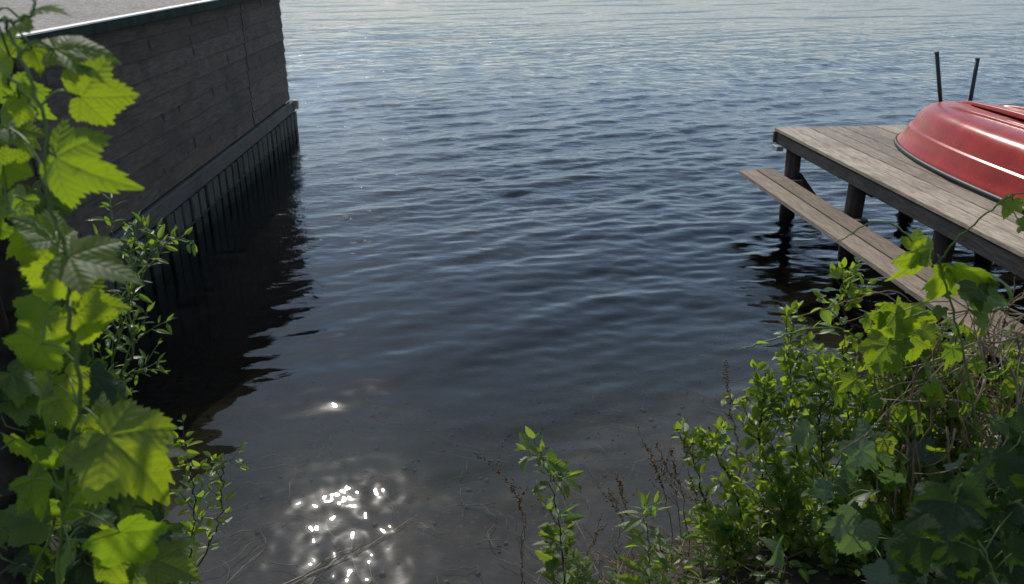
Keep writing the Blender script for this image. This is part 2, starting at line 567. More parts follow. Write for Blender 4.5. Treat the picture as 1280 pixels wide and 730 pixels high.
def water_material():
    m, nt, _, _ = new_mat('lake_water'); g = NT(nt)
    geo = g.node('ShaderNodeNewGeometry')
    sep = g.node('ShaderNodeSeparateXYZ'); nt.links.new(geo.outputs['Position'], sep.inputs[0])
    far = g.step(sep.outputs[1], 3.0, 10.0)
    vfar = g.step(sep.outputs[1], 8.0, 22.0)
    c1 = g.coord(scale=(1.0, 2.4, 1), rot=(0, 0, math.radians(-20)))
    c2 = g.coord(scale=(1.35, 1.35, 1), rot=(0, 0, math.radians(-8)))
    n1 = g.noise(c1, 9.0, 3, .55, .3); n2 = g.noise(c2, 2.4, 4, .6, .2); n3 = g.noise(c2, .55, 3, .6)
    amp1 = g.math('MULTIPLY', g.math('MULTIPLY_ADD', far, .97, .03), .010)
    amp2 = g.math('MULTIPLY', vfar, .075)
    h = g.math('ADD', g.math('MULTIPLY', n1, amp1), g.math('MULTIPLY', n2, amp2))
    h = g.math('ADD', h, g.math('MULTIPLY', n3, g.math('MULTIPLY', vfar, .12)))
    nrm = g.bump(h, 1.0, 1.0)
    fr = g.node('ShaderNodeFresnel'); nt.links.new(g.math('ADD', 1.333, g.math('MULTIPLY', geo.outputs['Backfacing'], 1 / 1.333 - 1.333)), fr.inputs[0]); nt.links.new(nrm, fr.inputs['Normal'])
    gl = g.node('ShaderNodeBsdfGlossy'); gl.inputs['Roughness'].default_value = .012
    gl.inputs['Color'].default_value = (.97, .98, 1, 1)
    nt.links.new(nrm, gl.inputs['Normal'])
    tr = g.node('ShaderNodeBsdfTransparent'); tr.inputs['Color'].default_value = (.92, .95, .94, 1)
    g2 = g.node('ShaderNodeBsdfGlossy'); g2.inputs['Roughness'].default_value = .17
    nt.links.new(nrm, g2.inputs['Normal'])
    gm = g.node('ShaderNodeMixShader'); gm.inputs[0].default_value = .022
    nt.links.new(gl.outputs[0], gm.inputs[1]); nt.links.new(g2.outputs[0], gm.inputs[2])
    mx = g.node('ShaderNodeMixShader')
    nt.links.new(fr.outputs[0], mx.inputs[0]); nt.links.new(tr.outputs[0], mx.inputs[1]); nt.links.new(gm.outputs[0], mx.inputs[2])
    va = g.node('ShaderNodeVolumeAbsorption'); va.inputs['Color'].default_value = (.40, .42, .33, 1)
    va.inputs['Density'].default_value = 2.0
    g.out(mx.outputs[0], va.outputs[0]); return m


def build_water():
    D = [1.2]
    while D[-1] < 45: D.append(D[-1] + max(.016, D[-1] ** 2 / 4500))
    while D[-1] < 3000: D.append(D[-1] * 1.16)
    D = np.array(D); rows = len(D)
    s = np.concatenate([[-6, -3, -1.8, -1.2], np.linspace(-.9, .9, 700), [1.2, 1.8, 3, 6]])
    cols = len(s)
    X = D[:, None] * s[None, :]; Y = np.repeat(D[:, None], cols, 1)
    # keep a straight back edge
    cell = np.maximum(np.gradient(D)[:, None], np.abs(np.gradient(s))[None, :] * D[:, None])
    Z = wave_np(X.ravel(), Y.ravel(), cell.ravel()).reshape(rows, cols)
    Z[0, :] = 0; Z[-1, :] = 0; Z[:, 0] = 0; Z[:, -1] = 0
    co = np.stack([X.ravel(), Y.ravel(), Z.ravel()], 1)
    i, j = np.meshgrid(np.arange(cols - 1), np.arange(rows - 1)); a = (j * cols + i).ravel()
    faces = [tuple(q) for q in np.stack([a, a + 1, a + cols + 1, a + cols], 1).tolist()]
    # closed body: skirt and floor
    n0 = len(co)
    ring = [k for k in range(cols)] + [r * cols + cols - 1 for r in range(1, rows)] + \
           [(rows - 1) * cols + k for k in range(cols - 2, -1, -1)] + [r * cols for r in range(rows - 2, 0, -1)]
    low = co[ring].copy(); low[:, 2] = -6
    co = np.concatenate([co, low]); m_ = len(ring)
    for k in range(m_):
        k2 = (k + 1) % m_
        faces.append((ring[k2], ring[k], n0 + k, n0 + k2))
    faces.append(tuple(n0 + k for k in reversed(range(m_))))
    me = bpy.data.meshes.new('water'); me.from_pydata(co.tolist(), [], faces)
    sm = np.zeros(len(faces), dtype=bool); sm[:(rows - 1) * (cols - 1)] = True
    me.polygons.foreach_set('use_smooth', sm); me.materials.append(water_material()); me.update()
    o = bpy.data.objects.new('water', me); COL.objects.link(o); tag(o, None, None, kind='structure')


build_water()

# ------------------------------------------------------------------ BOATHOUSE
def boathouse():
    r = random.Random(3)
    M['siding'] = wood('siding', (.040, .029, .021), (.112, .085, .064), (10, 1.2, 10), .8, 0, .5, .5, .22, knots=.85,
                       red=(.085, .050, .034))
    M['ledge'] = wood('ledge_wood', (.045, .039, .034), (.10, .088, .078), (10, 1.2, 10), .8, 0, .4, .4)
    M['pile'] = wood('pile_wood', (.026, .025, .018), (.085, .080, .062), (9, 9, 1.2), .85, 0, .6, .6, wet=.12)
    M['inside'] = simple('inside_dark', (.006, .006, .006), .9)
    M['fascia'] = simple('fascia_metal', (.026, .036, .028), .85, 9, .5, .08)
    M['trim'] = simple('trim_pale', (.62, .58, .50), .5, 9, .12)
    M['trimred'] = simple('trim_red', (.30, .12, .10), .7, 15, .3)
    # roofing felt with mineral grains
    m, nt, _, _ = new_mat('roof_felt'); g = NT(nt); co = g.coord()
    n1 = g.noise(co, 32, 6, .9); n2 = g.noise(co, 2.5, 5, .6); n3 = g.noise(co, 28, 4, .6)
    c = g.ramp(n1, [(.38, (.09, .078, .066)), (.5, (.25, .215, .18)), (.62, (.48, .42, .36))])
    c = g.mix(g.math('MULTIPLY', g.step(n2, .45, .7), .4), c, (.16, .14, .12, 1))
    c = g.mix(g.math('MULTIPLY', g.step(n3, .55, .7), .25), c, (.10, .09, .08, 1))
    p = g.principled(c, .9, g.bump(n1, .8, .004), .2); g.out(p.outputs[0]); M['felt'] = m

    a0, a1 = Vector((-2.505, 4.33, 0)), Vector((-2.623, 10.0, 0))
    d = (a1 - a0).normalized(); nrm = Vector((d.y, -d.x, 0))          # outward, to the right
    L = (a1 - a0).length
    bh = root('boathouse', (a0.x - 1.6, (a0.y + a1.y) / 2, 0), 'dark timber boathouse with lapped boards and flat felt roof standing on wooden piles', 'boathouse')
    W = 3.4

    def siding(org, dr, out, length, z0=.452, z1=1.66, pitch=.135):
        mb = MB(); z = z0; k = 0
        while z < z1:
            hgt = min(pitch, z1 - z)
            # plank leaning: bottom edge 18 mm proud
            t = r.random()
            j = 0; s = 0.0
            lens = []
            rem = length
            cut = r.uniform(6.5, 9.0)
            while rem > 0:
                l = min(rem, cut); lens.append(l); rem -= l; cut = r.uniform(3.0, 5.0)
                if rem < 1.0: lens[-1] += rem; rem = 0
            for l in lens:
                t = r.random()
                p0 = org + dr * (s + .0015); p1 = org + dr * (s + l - .0015)
                j1 = r.uniform(-.0015, .0015)
                b, tp = .021 + j1, .006
                vs = []
                for p in (p0, p1):
                    vs += [p + V(0, 0, z), p + out * b + V(0, 0, z + .001), p + out * (b - .001) + V(0, 0, z + .006),
                           p + out * tp + V(0, 0, z + hgt - .002), p + V(0, 0, z + hgt - .002)]
                fs = [(i, (i + 1) % 5, 5 + (i + 1) % 5, 5 + i) for i in range(5)] + [(4, 3, 2, 1, 0), (5, 6, 7, 8, 9)]
                mb.add(vs, fs, t); s += l
            z += pitch; k += 1
        return mb
    # long wall, split by an upright gap (a second panel begins there)
    seam = un(311.6, 159.4, .435); ls = (seam - a0).dot(d)
    siding(a0, d, nrm, ls - .03).build('wall', M['siding'], bh)
    w2 = siding(a0 + d * (ls + .018) - nrm * .008, d, nrm, L - ls - .018).build('wall', M['siding'], bh)
    w2['label'] = 'narrow end panel of the boarded wall'
    # near wall facing the bank, far wall
    lf = -nrm
    siding(a0 + lf * W, nrm, -d, W).build('wall', M['siding'], bh)
    siding(a1 + d * .0, lf, d, W).build('wall', M['siding'], bh)
    # dark core behind the boards
    mb = MB(); c = (a0 + a1) / 2 + lf * (W / 2)
    mb.box(c + V(0, 0, 1.02), d * (L / 2 - .004), lf * (W / 2 - .045), V(0, 0, .625)); mb.build('frame', M['inside'], bh)
    # corner post at the near end
    # ledge board running along the foot of the wall
    mb = MB()
    for s0, s1 in ((-.03, 2.25), (2.253, 4.4), (4.403, L + .05)):
        pa = a0 + d * s0 + nrm * .02; pb = a0 + d * s1 + nrm * .02
        mb.box((pa + pb) / 2 + nrm * .0 + V(0, 0, .370), (pb - pa) / 2, nrm * .030, V(0, 0, .066), r.random(), .012)
    mb.build('ledge', M['ledge'], bh)
    mb = MB(); e = a1 + d * .055 + nrm * .055
    mb.box(e - nrm * .015 + V(0, 0, .385), d * .028, nrm * .05, V(0, 0, .05), .9); c = mb.build('ledge_end', simple('raw_wood', (.34, .22, .14), .7, 20, .2), bh)
    # piles
    n = int(L / .182); base = None
    for k in range(n + 1):
        s = L + .02 - k * .182
        jit = r.uniform(-.006, .006)
        p = a0 + d * s + nrm * (.035 + jit)
        if base is None:
            mb = MB(); q = Vector((0, 0, 0))
            mb.box(q + V(0, 0, -.472), V(0, 0, .775), d * .069, nrm * .024, .5, .006)
            base = mb.build('pile', M['pile'], None); base.parent = bh; o = base
        else:
            o = base.copy(); COL.objects.link(o); o.parent = bh
            if k % 3:  # a little variety in tint needs its own mesh
                o.data = base.data.copy()
                o.data.attributes['tint'].data.foreach_set('value', [r.random()] * len(o.data.polygons))
        o.location = p - Vector(bh.location) + V(0, 0, r.uniform(-.004, .004) + .0)
        o.rotation_euler = (r.uniform(-.006, .006), r.uniform(-.006, .006), r.uniform(-.03, .03))
    mb = MB(); mb.box(c0 := ((a0 + a1) / 2 + lf * (W / 2) + V(0, 0, -.15)), d * (L / 2 - .02), lf * (W / 2 - .01), V(0, 0, .5)); mb.build('foundation', M['inside'], bh)
    # waler just above the water line, holding the piles
    mb = MB()
    mb.box((a0 + a1) / 2 + nrm * .058 + V(0, 0, .115), d * (L / 2), nrm * .006, V(0, 0, .005), .6); mb.build('waler', M['pile'], bh)
    # roof slab
    rf = MB(); over = .10
    ra, rb = a0 - d * .35, a1 + d * .3
    cc = (ra + rb) / 2 + lf * (W / 2); Lr = (rb - ra).length
    rf.box(cc + V(0, 0, 1.678), d * (Lr / 2 - .03), lf * (W / 2 + over - .045), V(0, 0, .022)); roof = rf.build('roof', M['felt'], bh)
    mb = MB(); mb.box((ra + rb) / 2 + nrm * (over - .018) + V(0, 0, 1.664), d * (Lr / 2), nrm * .018, V(0, 0, .031), .5, .004)
    mb.box(ra + lf * (W / 2) + V(0, 0, 1.658), nrm * (W / 2 + over - .04), d * .018, V(0, 0, .038), .5, .004)
    q = mb.build('fascia', M['fascia'], None); q.parent = roof
    mb = MB(); mb.box((ra + rb) / 2 + nrm * (over - .030) + V(0, 0, 1.7), d * (Lr / 2 + .002), nrm * .032, V(0, 0, .004), .5)
    q = mb.build('edge_trim', M['trim'], None); q.parent = roof
    mb = MB()
    s = 0
    while s < Lr - .05:                                           # torn red edge of the felt
        l = r.uniform(.08, .35)
        mb.box(ra + d * (s + l / 2) + nrm * (over - .067 + r.uniform(-.003, .003)) + V(0, 0, 1.7025), d * (l / 2), nrm * .006, V(0, 0, .003), r.random())
        s += l
    q = mb.build('felt_edge', M['trimred'], None); q.parent = roof
    for ch in roof.children:
        ch.location = -Vector(bh.location)
    return bh


boathouse()

# ------------------------------------------------------------------ JETTY
def jetty():
    r = random.Random(5)
    DZ = .70
    ca = Vector((2.217, 7.076, 0)); cb = Vector((2.537, 3.925, 0))
    dn = (cb - ca).normalized()                                   # towards the bank
    rt = Vector((-dn.y, dn.x, 0)); rt = rt if rt.x > 0 else -rt    # to the right
    ang = math.atan2(dn.y, dn.x)
    M['deck'] = wood('deck_wood', (.115, .085, .06), (.48, .385, .285), (1.3, 16, 16), .78, -ang, .6, .3, .3)
    M['stepw'] = wood('step_wood', (.15, .11, .078), (.40, .31, .225), (1.3, 14, 14), .78, -ang, .4, .3, .3, groove=1)
    M['beam'] = wood('beam_wood', (.055, .045, .036), (.15, .125, .10), (1.3, 12, 12), .85, -ang, .8, .6, .2)
    M['post'] = wood('post_wood', (.026, .017, .013), (.10, .062, .045), (8, 8, 1.0), .7, 0, .9, .5, .3, wet=.14)
    jt = root('jetty', (3.6, 5.2, 0), 'weathered wooden jetty on round dark posts with a low boarded step along its side', 'jetty')
    Ld = 4.9; n = 17; pw = .1485
    mb = MB()
    for k in range(n):
        w = pw - .013; off = pw * k + w / 2
        j0 = r.uniform(-.004, .004) * (k > 0); dz = r.uniform(-.0015, .0015)
        p0 = ca + rt * off + dn * j0; p1 = p0 + dn * (Ld + r.uniform(-.02, .02))
        t = r.random()
        sag = [0, r.uniform(-.001, .001), 0]
        mb.box((p0 + p1) / 2 + V(0, 0, DZ - .014 + dz), (p1 - p0) / 2, rt * (w / 2), V(0, 0, .014), t, .004)
    mb.build('decking', M['deck'], jt)
    # screw heads
    mb = MB()
    for k in range(n):
        for s in (.06, 1.15, 2.25, 3.35, 4.4):
            for e in (-.045, .045):
                p = ca + rt * (pw * k + pw / 2 + e) + dn * (s + r.uniform(-.01, .01)) + V(0, 0, DZ + .0006)
                vs = [p + V(.004 * math.cos(a), .004 * math.sin(a), 0) for a in [i * math.pi / 3 for i in range(6)]]
                mb.add(vs, [tuple(range(6))])
    tag(mb.build('screws', simple('screw_metal', (.05, .045, .04), .5, metal=.6), jt), None, None, kind='stuff')
    # side beam and second beam, cross beams
    def beam(off, z, hw, hh, s0=.01, s1=Ld, t=.5):
        mb = MB(); p0 = ca + rt * off + dn * s0; p1 = ca + rt * off + dn * s1
        m_ = 14
        for i in range(m_):                                       # slightly uneven faces
            q0 = p0.lerp(p1, i / m_); q1 = p0.lerp(p1, (i + 1) / m_)
        mb.box((p0 + p1) / 2 + V(0, 0, z), (p1 - p0) / 2, rt * hw, V(0, 0, hh), t, .006)
        return mb.build('beam', M['beam'], jt)
    beam(.058, DZ - .093, .032, .046)
    beam(1.2, DZ - .085, .035, .042); beam(2.35, DZ - .085, .035, .042)
    for s in (.16, 1.22, 2.3, 3.4):
        mb = MB(); p0 = ca + dn * s + rt * .19; p1 = ca + dn * s + rt * 2.5
        mb.box((p0 + p1) / 2 + V(0, 0, DZ - .175), (p1 - p0) / 2, dn * .035, V(0, 0, .045), r.random(), .005)
        mb.build('cross_beam', M['beam'], jt)
    mb = MB(); p = ca + rt * 1.25 - dn * .012                     # end board under the lake edge
    mb.box(p + dn * .0 + V(0, 0, DZ - .08), rt * 1.25, dn * .012, V(0, 0, .046), .3, .003); mb.build('end_board', M['beam'], jt)
    # posts
    for off, s in ((.12, .17), (.12, 1.27), (.12, 2.35), (.12, 3.4), (1.2, .17), (1.2, 1.27), (1.2, 2.35), (2.4, .17), (2.4, 1.27), (2.4, 2.35)):
        b = ca + rt * off + dn * s
        pts = []; rad = []
        for i in range(9):
            z = -2.2 + (DZ - .132 + 2.2) * i / 8
            pts.append(b + V(r.uniform(-.004, .004), r.uniform(-.004, .004), z)); rad.append(.066 + r.uniform(-.003, .003) - .002 * i / 8)
        mb = MB(); mb.tube(pts, rad, 14, r.random()); mb.build('post', M['post'], jt)
    # diagonal brace behind first post and steel plate on top of it
    mb = MB(); q0 = V(2.40, 6.92, .34); q1 = V(2.62, 6.80, .04)
    ax = (q1 - q0) / 2
    mb.box((q0 + q1) / 2, ax, rt * .02, ax.normalized().cross(rt) * .045, .4); mb.build('brace', M['post'], jt)
    mb = MB(); mb.box(ca + rt * .0 + dn * .10 + V(0, 0, DZ - .150), dn * .05, rt * .028, V(0, 0, .02), .5, .003)
    mb.build('bracket', simple('galv', (.32, .33, .34), .45, 30, .3, metal=.5), jt)
    mb = MB(); mb.box(ca + rt * .23 + dn * 1.28 + V(0, 0, DZ - .19), rt * .03, dn * .05, V(0, 0, .05), .2, .003)
    mb.build('bracket', M['post'], jt)
    # low step, two grooved boards
    sa, sb, sc = un(924, 213, .38), un(947.5, 210.6, .38), un(966.5, 208.6, .38)
    for i, off in enumerate((0.0, .162)):
        w = .145
        p0 = Vector((sa.x, sa.y, 0)) + rt * (off + w / 2) - dn * (.0 + .035 * i); p1 = p0 + dn * 4.6
        c = (p0 + p1) / 2 + V(0, 0, .366); ax = (p1 - p0) / 2
        mb = MB()
        G = 15; hw = w / 2                                         # ridged top as real geometry
        prof = []
        for k in range(G):
            u0 = -hw + w * k / G; u1 = u0 + w / G * .55; u2 = u0 + w / G
            prof += [(u0, .014), (u1, .014), (u1 + .0006, .0115), (u2 - .0006, .0115)]
        prof += [(hw, .014), (hw, -.014), (-hw, -.014)]
        nP = len(prof)
        vs = [c - ax + rt * a + V(0, 0, b) for a, b in prof] + [c + ax + rt * a + V(0, 0, b) for a, b in prof]
        fs = [(k, (k + 1) % nP, nP + (k + 1) % nP, nP + k) for k in range(nP)] + [tuple(reversed(range(nP))), tuple(range(nP, 2 * nP))]
        mb.add(vs, fs, r.random()); mb.build('step_board', M['stepw'], jt)
    for s in (.25, 1.33, 2.42, 3.45):                              # arms that carry the step
        mb = MB(); p0 = Vector((sa.x, sa.y, 0)) + rt * .10 + dn * s; p1 = p0 + rt * .34
        mb.box((p0 + p1) / 2 + V(0, 0, .315), (p1 - p0) / 2, dn * .025, V(0, 0, .036), .3, .004); mb.build('step_bearer', M['beam'], jt)
    return ca, dn, rt, DZ


ca, dn, rt, DZ = jetty()

# ------------------------------------------------------------------ BOAT (upside down on the jetty)
def boat():
    m, nt, _, _ = new_mat('hull_paint'); g = NT(nt); co = g.coord()
    n1 = g.noise(co, 5, 5, .6); n2 = g.noise(g.coord(scale=(1, 1, 3)), 45, 4, .7); n3 = g.noise(co, 160, 2, .5)
    c = g.ramp(n1, [(.3, (.27, .014, .005)), (.7, (.42, .026, .009))])
    c = g.mix(g.math('MULTIPLY', g.step(n2, .55, .75), .3), c, (.22, .02, .016, 1))
    c = g.mix(g.math('MULTIPLY', g.step(n3, .64, .72), .35), c, (.55, .20, .17, 1))
    n6 = g.noise(g.coord(scale=(1.2, 9, 5)), 7, 5, .7)
    c = g.mix(g.math('MULTIPLY', g.step(n6, .60, .66), .45), c, (.42, .12, .09, 1))
    n7 = g.noise(co, 2.2, 5, .65)
    c = g.mix(g.math('MULTIPLY', g.step(n7, .52, .72), .35), c, (.16, .03, .02, 1))
    rough = g.math('MULTIPLY_ADD', n7, .30, .12)
    p = g.principled(c, rough, g.bump(n1, .15, .01), .22, coat=.0); g.out(p.outputs[0])
    M['hull'] = m
    M['keel'] = m
    M['rub'] = simple('rub_rail', (.012, .016, .013), .5, 30, .4)
    bt = root('rowing_boat', (3.5, 5.3, DZ), 'red plastic dinghy lying upside down on the wooden jetty', 'boat')
    fw = -dn.copy()                                               # towards the lake = bow
    fw = (Matrix.Rotation(math.radians(-1.0), 3, 'Z') @ fw).normalized()
    rg = Vector((fw.y, -fw.x, 0))
    tip = Vector((3.32, 6.80, DZ))                                # bow centre at deck level
    L0 = 2.75

    def outline(hw, y0, y1, z, pw=2.7, rear=5.0, n=72, cut=.62):
        """closed plan curve: superelliptic bow at y0, squarish stern at y1 (distances behind the bow tip)"""
        pts = []
        ym = y0 + (y1 - y0) * cut
        for i in range(n):
            a = 2 * math.pi * i / n
            cx, cy = math.cos(a), math.sin(a)
            if cy >= 0:
                q = 2.15 if pw is None else pw
                x = hw * math.copysign(abs(cx) ** (2 / q), cx); y = ym - (ym - y0) * abs(cy) ** (2 / q)
            else:
                q = rear
                x = hw * math.copysign(abs(cx) ** (2 / q), cx) * (1 - .10 * abs(cy)); y = ym + (y1 - ym) * abs(cy) ** (2 / q)
            pts.append(tip + rg * x - fw * y + V(0, 0, z))
        return pts
    P0 = 2.25
    lv = [(.590, .006, L0, .026), (.589, .010, L0, .040), (.585, .020, L0 - .02, .055), (.576, .040, L0 - .03, .066), (.548, .085, L0 - .04, .13),
          (.540, .105, L0 - .05, .190), (.537, .110, L0 - .052, .199), (.519, .132, L0 - .066, .205), (.515, .138, L0 - .07, .215),
          (.502, .158, L0 - .08, .26), (.486, .185, L0 - .10, .315), (.462, .222, L0 - .12, .36), (.425, .27, L0 - .16, .392),
          (.375, .32, L0 - .2, .408), (.32, .37, L0 - .24, .414), (.24, .45, L0 - .3, .418), (.12, .6, L0 - .45, .420)]
    # keep the bottom a little rockered: bow end lifted less
    mb = MB(); n = 96
    rows = []
    for hw, y0, y1, z in lv:
        pts = outline(hw, y0, y1, z, P0, 4.5, n)
        o = len(mb.v)
        for p in pts:
            b = -(p - tip).dot(fw)                                # distance behind bow
            t = b / L0
            rock = -.055 * max(0, 1 - t / .45) ** 2 - .03 * max(0, (t - .6) / .4) ** 2
            zz = DZ + (z + rock * min(1, z / .43)) * .84
            sheer = -.0
            mb.v.append((p.x, p.y, zz + sheer))
        rows.append(o)
    for a, b in zip(rows[:-1], rows[1:]):
        for k in range(n):
            k2 = (k + 1) % n
            mb.face([a + k, b + k, b + k2, a + k2][::-1], None, .5, True)
    mb.face([rows[-1] + k for k in range(n)][::-1], None, .5, True)
    # inner skin so the rim has thickness
    inn = outline(.545, .07, L0 - .07, .034, P0, 4.5, n); o = len(mb.v)
    mb.v.extend([tuple(p) for p in inn])
    for k in range(n):
        k2 = (k + 1) % n
        mb.face([rows[0] + k, rows[0] + k2, o + k2, o + k][::-1], None, .5, True)
    hull = mb.build('hull', M['hull'], bt)
    # rubber rail round the gunwale
    mb = MB(); pts = outline(.597, .004, L0 - .004, .018, P0, 4.5, n)
    o = len(mb.v)
    for i, p in enumerate(pts):
        d = (pts[(i + 1) % n] - pts[i - 1]).normalized(); s = Vector((d.y, -d.x, 0))
        for k in range(8):
            a = 2 * math.pi * k / 8
            mb.v.append(tuple(p + s * .014 * math.cos(a) + V(0, 0, .0175 * math.sin(a))))
    for i in range(n):
        for k in range(8):
            i2, k2 = (i + 1) % n, (k + 1) % 8
            mb.face([o + i * 8 + k, o + i * 8 + k2, o + i2 * 8 + k2, o + i2 * 8 + k], None, .5, True)
    mb.build('rub_rail', M['rub'], bt)
    # runners on the bottom
    for x, y0 in ((-.235, .62), (0, .40), (.235, .62)):
        mb = MB(); o = 0
        m_ = 24
        for i in range(m_ + 1):
            t = i / m_; y = y0 + (L0 - .55 - y0) * t
            zz = .348 - .052 * max(0, 1 - (y / L0) / .45) ** 2 - .03 * max(0, (y / L0 - .6) / .4) ** 2 + (.002 if abs(x) > .2 else .006)
            hgt = (.024 if x == 0 else .017) * min(1, i / 2.2, (m_ - i) / 2.2 + .05)
            c = tip + rg * (x * (.82 + .18 * min(1, i / 5))) - fw * y + V(0, 0, zz)
            for dx, dz in ((-.024, -.012), (-.016, hgt * .8), (-.009, hgt), (.009, hgt), (.016, hgt * .8), (.024, -.012)):
                mb.v.append(tuple(c + rg * dx + V(0, 0, dz)))
        for i in range(m_):
            for k in range(5):
                a = i * 6 + k
                mb.face([a, a + 1, a + 7, a + 6][::-1], None, .5, True)
        mb.face([0, 1, 2, 3, 4, 5], None, .5); mb.face([m_ * 6 + k for k in reversed(range(6))], None, .5)
        mb.build('runner', M['hull'], bt)
    # small bow fitting
    mb = MB(); mb.box(tip + fw * .008 + V(0, 0, .052), rg * .045, fw * .018, V(0, 0, .012), .5, .004)
    mb.build('bow_handle', simple('bow_dark', (.16, .02, .02), .5), bt)


boat()

# ------------------------------------------------------------------ two dark poles at the end of the jetty
M['pole'] = simple('pole_paint', (.012, .010, .013), .4, 40, .3)
M['polecap'] = simple('pole_cap', (.05, .05, .055), .5)
for (bx, by), (tx, ty), lab in (((1178.5, 161), (1171, 66), 'thin black upright pole behind the red boat, leaning slightly left'),
                                ((1207, 160), (1222, 74), 'thin black pole behind the red boat, leaning right')):
    b = un(bx, by, DZ + .0); t = A(tx, ty, b.y + .02)
    rt_ = root('mooring_pole', b, lab, 'pole', 'two black poles at the lake end of the jetty')
    mb = MB(); mb.tube([b + V(0, 0, -.004), b.lerp(t, .5), t], .0165, 12); mb.build('shaft', M['pole'], rt_)
    dd = (t - b).normalized()
    mb = MB(); mb.tube([t - dd * .006, t + dd * .01], .0185, 12); mb.build('cap', M['polecap'], rt_)
    mb = MB(); mb.tube([b + V(0, 0, .001), b + V(0, 0, .012)], .035, 12); mb.build('foot', M['polecap'], rt_)

# ------------------------------------------------------------------ PLANTS
TOCAM = Vector((0, -.9, .45)).normalized()


def shrub(name, label, cat, group, px, seed, leaf=.045, width=.55, mat='small_leaf', stem='brown_stem', spacing=.028, twigs=10,
          twlen=.22, srad=.005, leafrange=(.15, 1.0), upb=.5, pair=False, teeth=0.0, ntl=6, grp=None, narrow=False, spread=1.0, droop=0.0):
    """a stem through photo points (px, py, distance) with side twigs and leaves; trunk and crown as parts"""
    r = random.Random(seed)
    pts = grounded([A(*p) for p in px])
    path = wob(spline(pts, 8), .004, r)
    rt0 = root(name, Vector(path[0]), label, cat, group)
    sm = MB(); lf = MB()
    sm.tube(path, taper(len(path), srad, srad * .35), 6)
    lines = [(path, leafrange, leaf)]
    n = len(path)
    for k in range(twigs):
        t = r.uniform(.22, .92); i = int(t * (n - 1)); p = path[i]
        d = (path[min(n - 1, i + 1)] - path[max(0, i - 1)]).normalized()
        side = rv(r); side.z *= .3; side = side - d * side.dot(d); side.normalize()
        ln = twlen * (1.1 - t * .65) * r.uniform(.6, 1.2)
        dirn = (d * .7 + side * .8 * spread + V(0, 0, .25)).normalized()
        q = [p]; m_ = 7
        for j in range(m_):
            dirn = (dirn + rv(r, .10) + V(0, 0, .05 - droop)).normalized(); q.append(q[-1] + dirn * ln / m_)
        sm.tube(q, taper(len(q), srad * .5, srad * .22), 5)
        lines.append((q, (.15, 1.0), leaf * .92))
    for q, (lo, hi), sz in lines:
        seg = [(q[i + 1] - q[i]).length for i in range(len(q) - 1)]; tot = sum(seg)
        s = lo * tot; a = r.uniform(0, 6.28)
        while s < hi * tot:
            acc = 0; i = 0
            while i < len(seg) - 1 and acc + seg[i] < s: acc += seg[i]; i += 1
            p = q[i].lerp(q[i + 1], min(1, (s - acc) / max(seg[i], 1e-6)))
            d = (q[i + 1] - q[i]).normalized()
            for rep in range(2 if pair else 1):
                a += math.pi if (pair and rep) else 2.4 + r.uniform(-.4, .4)
                s1 = d.orthogonal().normalized(); s2 = d.cross(s1)
                out = s1 * math.cos(a) + s2 * math.sin(a)
                x = (out + d * r.uniform(.1, .7) + V(0, 0, upb * r.uniform(-.3, .8)) - V(0, 0, droop * 3)).normalized()
                nn = (V(0, 0, 1) + rv(r, .45) + TOCAM * r.uniform(-.2, .5)).normalized()
                t = s / tot
                L = sz * r.uniform(.55, 1.15) * (1 - .35 * t)
                pe = p + x * L * .22
                sm.tube([p, pe], .0008 if L < .07 else .0014, 4, cap=False)
                leaf_oval(lf, pe, x, nn, L, width * r.uniform(.85, 1.1), r.random(), r, ntl, teeth=teeth)
            s += spacing * r.uniform(.7, 1.3) * (1 if not pair else 1.6)
        # terminal leaves
        d = (q[-1] - q[-2]).normalized()
        for k in range(2):
            x = (d + rv(r, .35)).normalized()
            leaf_oval(lf, q[-1], x, (V(0, 0, .6) + rv(r, .5) + TOCAM * .4), sz * r.uniform(.4, .7), width * .9, .6 + .4 * r.random(), r, ntl, teeth=teeth)
    sm.build('stem', M[stem], rt0); lf.build('foliage', M[mat], rt0)
    return rt0


def dry_stalk(label, px, seed, rad=.0028, clusters=.6, branches=4, group='dry stalks at the water edge', mat='dry_stem', dens=.02):
    r = random.Random(seed)
    pts = grounded([A(*p) for p in px]); path = wob(spline(pts, 8), .004, r)
    rt0 = root('dry_stalk', Vector(path[0]), label, 'dry stalk', group)
    sm = MB(); sd = MB(); n = len(path)
    sm.tube(path, taper(n, rad, rad * .4), 5)
    lines = [path]
    for k in range(branches):
        i = int(r.uniform(.45, .9) * (n - 1)); q = [path[i]]
        d = (V(r.gauss(0, .6), r.gauss(0, .4), 1)).normalized(); ln = r.uniform(.05, .16)
        for j in range(5): d = (d + rv(r, .12)).normalized(); q.append(q[-1] + d * ln / 5)
        sm.tube(q, taper(6, rad * .45, rad * .25), 4); lines.append(q)
    for q in lines:
        tot = sum((q[i + 1] - q[i]).length for i in range(len(q) - 1)); k = int(tot / dens)
        for j in range(k):
            t = r.uniform(clusters, 1.0) if q is path else r.uniform(.2, 1)
            f = t * (len(q) - 1); i = min(int(f), len(q) - 2); p = q[i].lerp(q[i + 1], f - i)
            for _ in range(r.choice((1, 2, 3))):
                sd.blob(p + rv(r, .0035), r.uniform(.0012, .0030), r.random(), rv(r))
    sm.build('stem', M[mat], rt0); tag(sd.build('seed_head', M['seed'], rt0), None, None, kind='stuff')
    return rt0


